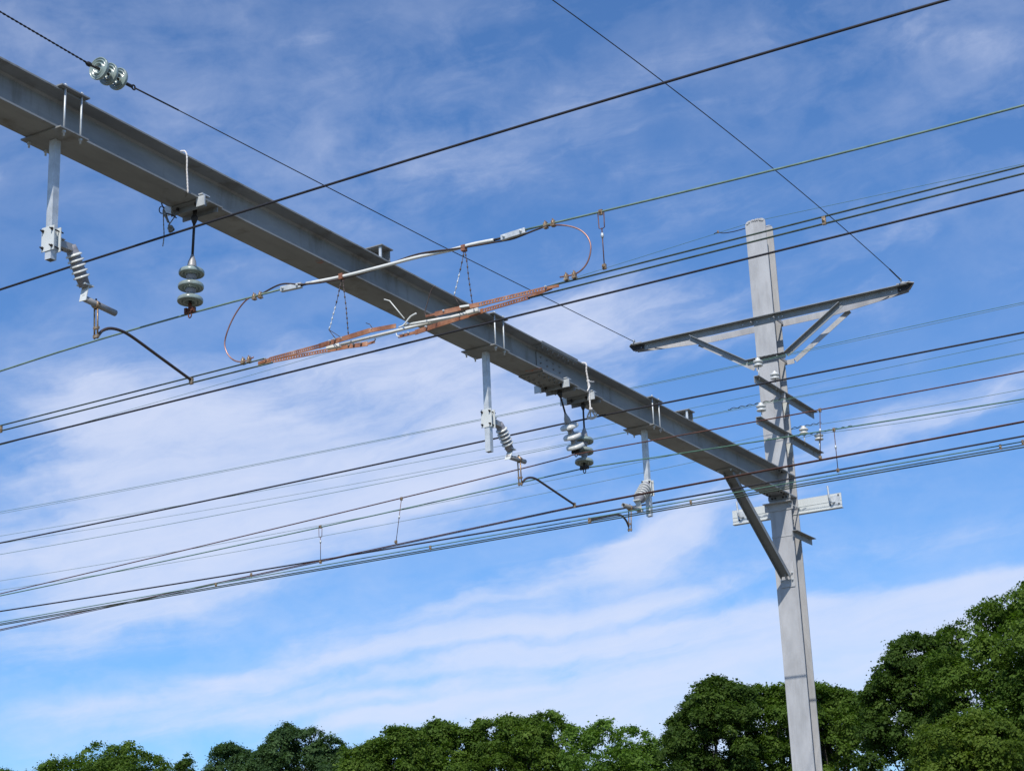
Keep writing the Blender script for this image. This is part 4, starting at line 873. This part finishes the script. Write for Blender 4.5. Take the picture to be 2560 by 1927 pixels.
def make_tree(px, top, hwpx, D, material, label, name='maple_tree', n_leaf=16000, leaf=.17, seed=1, gaps=0.0, sink=0, k=1.0):
    leaf *= .80; n_leaf = int(n_leaf * 1.6)
    """a tree D metres off: boughs of foliage under the measured treetops, spread through the depth of the crown"""
    r_ = np.random.default_rng(seed)
    az, el = azel(px, top); X0, Y0 = math.sin(az) * D, math.cos(az) * D; H = D * math.tan(el) + EYE
    t = thing(name, label, 'tree', (X0, Y0, 0), 'trees beyond the tracks')
    mpp = D / FPX; R = hwpx * mpp; bottom = max(2.2, H * .30)
    def place(ppx, ppy, dep):
        d = ray(ppx, ppy); f_ = (D + dep) / math.hypot(d[0], d[1]); return np.array([d[0] * f_ - X0, d[1] * f_ - Y0, d[2] * f_ + EYE])
    Lc, Lr = [], []
    ybot = top + (H - bottom) / mpp
    def add(n, r0, r1, vmax, edge):
        for _ in range(n):
            u = r_.uniform(-1, 1); rp = r_.uniform(r0, r1) * k
            ppx = px + u * hwpx * edge; ty = top_of(ppx, rp, top + sink * 0)
            if sink: ty = max(ty, top + hwpx * .55 * u * u)
            wid = max(.15, 1 - (abs(u)) ** 2.5) ** .5
            v = r_.uniform(0, 1) ** 1.4 * vmax
            dep = r_.uniform(-1, 1) * R * .85 * wid * min(1, .35 + v / 150)
            ppy = ty + rp * .95 + v + abs(dep) / mpp * .12
            if ppy > ybot: ppy = r_.uniform(top + rp, ybot)
            c = place(ppx, ppy, dep)
            if gaps and v > 12 and r_.random() < gaps: continue
            Lc.append(c); Lr.append(rp * mpp)
    hp_ = hwpx
    low = max(120, 2010 - top)
    add(int(30), .15 * hp_, .27 * hp_, low * .7, .92)                     # main boughs
    add(int(46), .08 * hp_, .17 * hp_, 130, .98)
    add(int(max(22, hwpx / 2.2)), 4 / k, 11 / k, 4, 1.0)             # leading sprays along the top
    for _ in range(int(30 + hp_ / 6)):                             # boughs filling the crown evenly down past the first limbs
        rp = r_.uniform(.12, .26) * hp_; ppx = px + r_.uniform(-1, 1) * hwpx * .98; v = r_.uniform(.1, 1) * low
        if gaps and r_.random() < gaps * .8: continue
        Lc.append(place(ppx, top_of(ppx, rp, top) + rp + v, r_.uniform(-1, 1) * R * .9)); Lr.append(rp * mpp)
    add(10, .3 * hp_, .42 * hp_, (ybot - top) * .9, .7)
    Lc = np.array(Lc); Lr = np.array(Lr); wgt = Lr ** 2 / (Lr ** 2).sum()
    PER = 22; ncl = int(n_leaf / PER); li = r_.choice(len(Lr), ncl, p=wgt)
    dv = r_.normal(size=(ncl, 3)); dv[:, 2] = dv[:, 2] * .85 + .22; dv /= np.linalg.norm(dv, axis=1)[:, None]
    lump = 1 + .10 * np.sin(dv[:, 0] * 6 + li) * np.cos(dv[:, 1] * 5 + li * .7)
    rad_ = Lr[li] * np.clip(r_.normal(.86, .17, ncl), .3, 1.18) * lump
    cc_ = Lc[li] + dv * rad_[:, None] * np.array([1, 1, .85])
    ctone = r_.uniform(0, 1, ncl) * .5 + r_.uniform(0, 1, len(Lr))[li] * .5
    N = ncl * PER; ci = np.repeat(np.arange(ncl), PER); csz = leaf * r_.uniform(1.0, 2.6, ncl)
    off = r_.normal(size=(N, 3)) * csz[ci][:, None] * np.array([.6, .6, .34])
    off[:, 2] -= (off[:, 0] * dv[ci, 0] + off[:, 1] * dv[ci, 1]) * .4
    ctr = cc_[ci] + off
    cn = r_.normal(size=(ncl, 3)) * .38; nr = r_.normal(size=(N, 3)) * .24 + cn[ci] + dv[ci] * .75 + np.array([0, 0, .45]); nr /= np.linalg.norm(nr, axis=1)[:, None]
    tx = r_.normal(size=(N, 3)); tx -= nr * (tx * nr).sum(1)[:, None]; tx /= np.linalg.norm(tx, axis=1)[:, None]; ty_ = np.cross(nr, tx)
    sz_ = leaf * r_.uniform(.45, 1.0, N) ** 1.0 * r_.choice([.9, 1.15, 1.6], N, p=[.4, .45, .15])
    a_ = tx * sz_[:, None] * .5; b_ = ty_ * sz_[:, None] * .46; fold = nr * sz_[:, None] * .10
    co = np.empty((N, 4, 3)); co[:, 0] = ctr - a_; co[:, 1] = ctr - b_ + fold; co[:, 2] = ctr + a_ * 1.05; co[:, 3] = ctr + b_ + fold
    me = bpy.data.meshes.new('crown'); me.vertices.add(N * 4); me.vertices.foreach_set('co', co.reshape(-1).astype(np.float32))
    me.loops.add(N * 4); me.loops.foreach_set('vertex_index', np.arange(N * 4, dtype=np.int32))
    me.polygons.add(N); me.polygons.foreach_set('loop_start', np.arange(0, N * 4, 4, dtype=np.int32)); me.polygons.foreach_set('loop_total', np.full(N, 4, dtype=np.int32))
    me.update(calc_edges=True)
    at_ = me.attributes.new('tone', 'FLOAT', 'FACE'); at_.data.foreach_set('value', np.clip(ctone[ci] * .84 + r_.uniform(0, .16, N), 0, 1).astype(np.float32))
    me.materials.append(material); o = bpy.data.objects.new('crown', me); C.objects.link(o); o.parent = t
    tr = MB(); rt = .04 * R + .13; off0 = Vector((X0, Y0, 0)); zc_ = (H + bottom) / 2
    fork = Vector((0, 0, bottom + .8))
    tr.tube([off0 + Vector((0, 0, -.3)), off0 + Vector((0, 0, .4)), off0 + fork * .5, off0 + fork, off0 + Vector((.1, .1, zc_)), off0 + Vector((.05, -.1, H - max(R * .6, 1.0)))], [rt * 1.6, rt * 1.15, rt, rt * .85, rt * .5, rt * .12], 8)
    tr.build('trunk', BARK, t)
    big = [i for i in np.argsort(-Lr)[:26]]
    for i in big:
        s0 = fork.lerp(Vector((0, 0, zc_)), float(r_.uniform(0, 1))); e = Vector(Lc[i])
        if e.z < s0.z + .5: continue
        mid = s0.lerp(e, .5) + Vector((0, 0, -.08 * (e - s0).length))
        MB().tube(spline([off0 + s0, off0 + mid, off0 + e], 4), [rt * .32 * (1 - .85 * q / 8) for q in range(9)], 6).build('limb', BARK, t)
    return t
TREES = [
    (-230, 1865, 180, 104, LEAF_MID, 'green tree left of the leftmost visible treetop', dict(n_leaf=16000, leaf=.2, seed=18)),
    (30, 1918, 60, 104, LEAF_MID, 'low treetop barely showing at the bottom left corner', dict(n_leaf=8000, leaf=.15, seed=33)),
    (270, 1846, 165, 100, LEAF_MID, 'mid green tree nearest the lower left corner', dict(n_leaf=60000, leaf=.15, seed=2)),
    (466, 1882, 17, 98, LEAF_DARK, 'slender sapling top poking up beside the leftmost tree', dict(n_leaf=4000, leaf=.12, seed=3, k=1.0)),
    (590, 1850, 82, 112, LEAF_BLUE, 'small blue-green tree between the sapling and the taller dark tree', dict(n_leaf=30000, leaf=.15, seed=4, gaps=.3)),
    (760, 1794, 108, 106, LEAF_BLUE, 'dark blue-green tree with two peaks left of centre', dict(n_leaf=48000, leaf=.15, seed=5, gaps=.2)),
    (955, 1812, 105, 96, LEAF_MID, 'bright green tree right of the two-peaked dark tree', dict(n_leaf=52000, leaf=.16, seed=6)),
    (1125, 1793, 105, 98, LEAF_MID, 'full maple whose crown rises just left of the picture centre', dict(n_leaf=52000, leaf=.16, seed=7)),
    (1325, 1772, 120, 97, LEAF_MID, 'broad maple with open gaps in its crown below the centre', dict(n_leaf=52000, leaf=.16, seed=8, gaps=.15)),
    (1540, 1793, 125, 94, LEAF_LIGHT, 'light green thin-leaved tree with many gaps left of the dark group', dict(n_leaf=34000, leaf=.15, seed=9, gaps=.45)),
    (1775, 1688, 115, 88, LEAF_DARK, 'dark round-topped tree left of the pole', dict(n_leaf=70000, leaf=.15, seed=10)),
    (1935, 1704, 110, 90, LEAF_MID, 'green tree directly behind the pole', dict(n_leaf=56000, leaf=.15, seed=12)),
    (2075, 1706, 110, 92, LEAF_MID, 'green tree just to the right of the pole', dict(n_leaf=56000, leaf=.15, seed=13, gaps=.15)),
    (2285, 1577, 130, 80, LEAF_DARK, 'tall very dark tree between the pole and the tallest tree', dict(n_leaf=95000, leaf=.145, seed=24)),
    (2600, 1400, 260, 76, LEAF_MID, 'tallest tree, cut off by the right edge', dict(n_leaf=185000, leaf=.15, seed=15)),
    (2430, 1775, 130, 66, LEAF_YEL, 'yellowish green tree low at the right in front of the dark ones', dict(n_leaf=50000, leaf=.13, seed=16, sink=1)),
    (3000, 1440, 220, 82, LEAF_DARK, 'dark tree standing right of the tallest tree', dict(n_leaf=30000, leaf=.2, seed=17)),
]
for (px, top, hw, D, mt, lab, kw) in TREES: make_tree(px, top, hw, D, mt, lab, **kw)
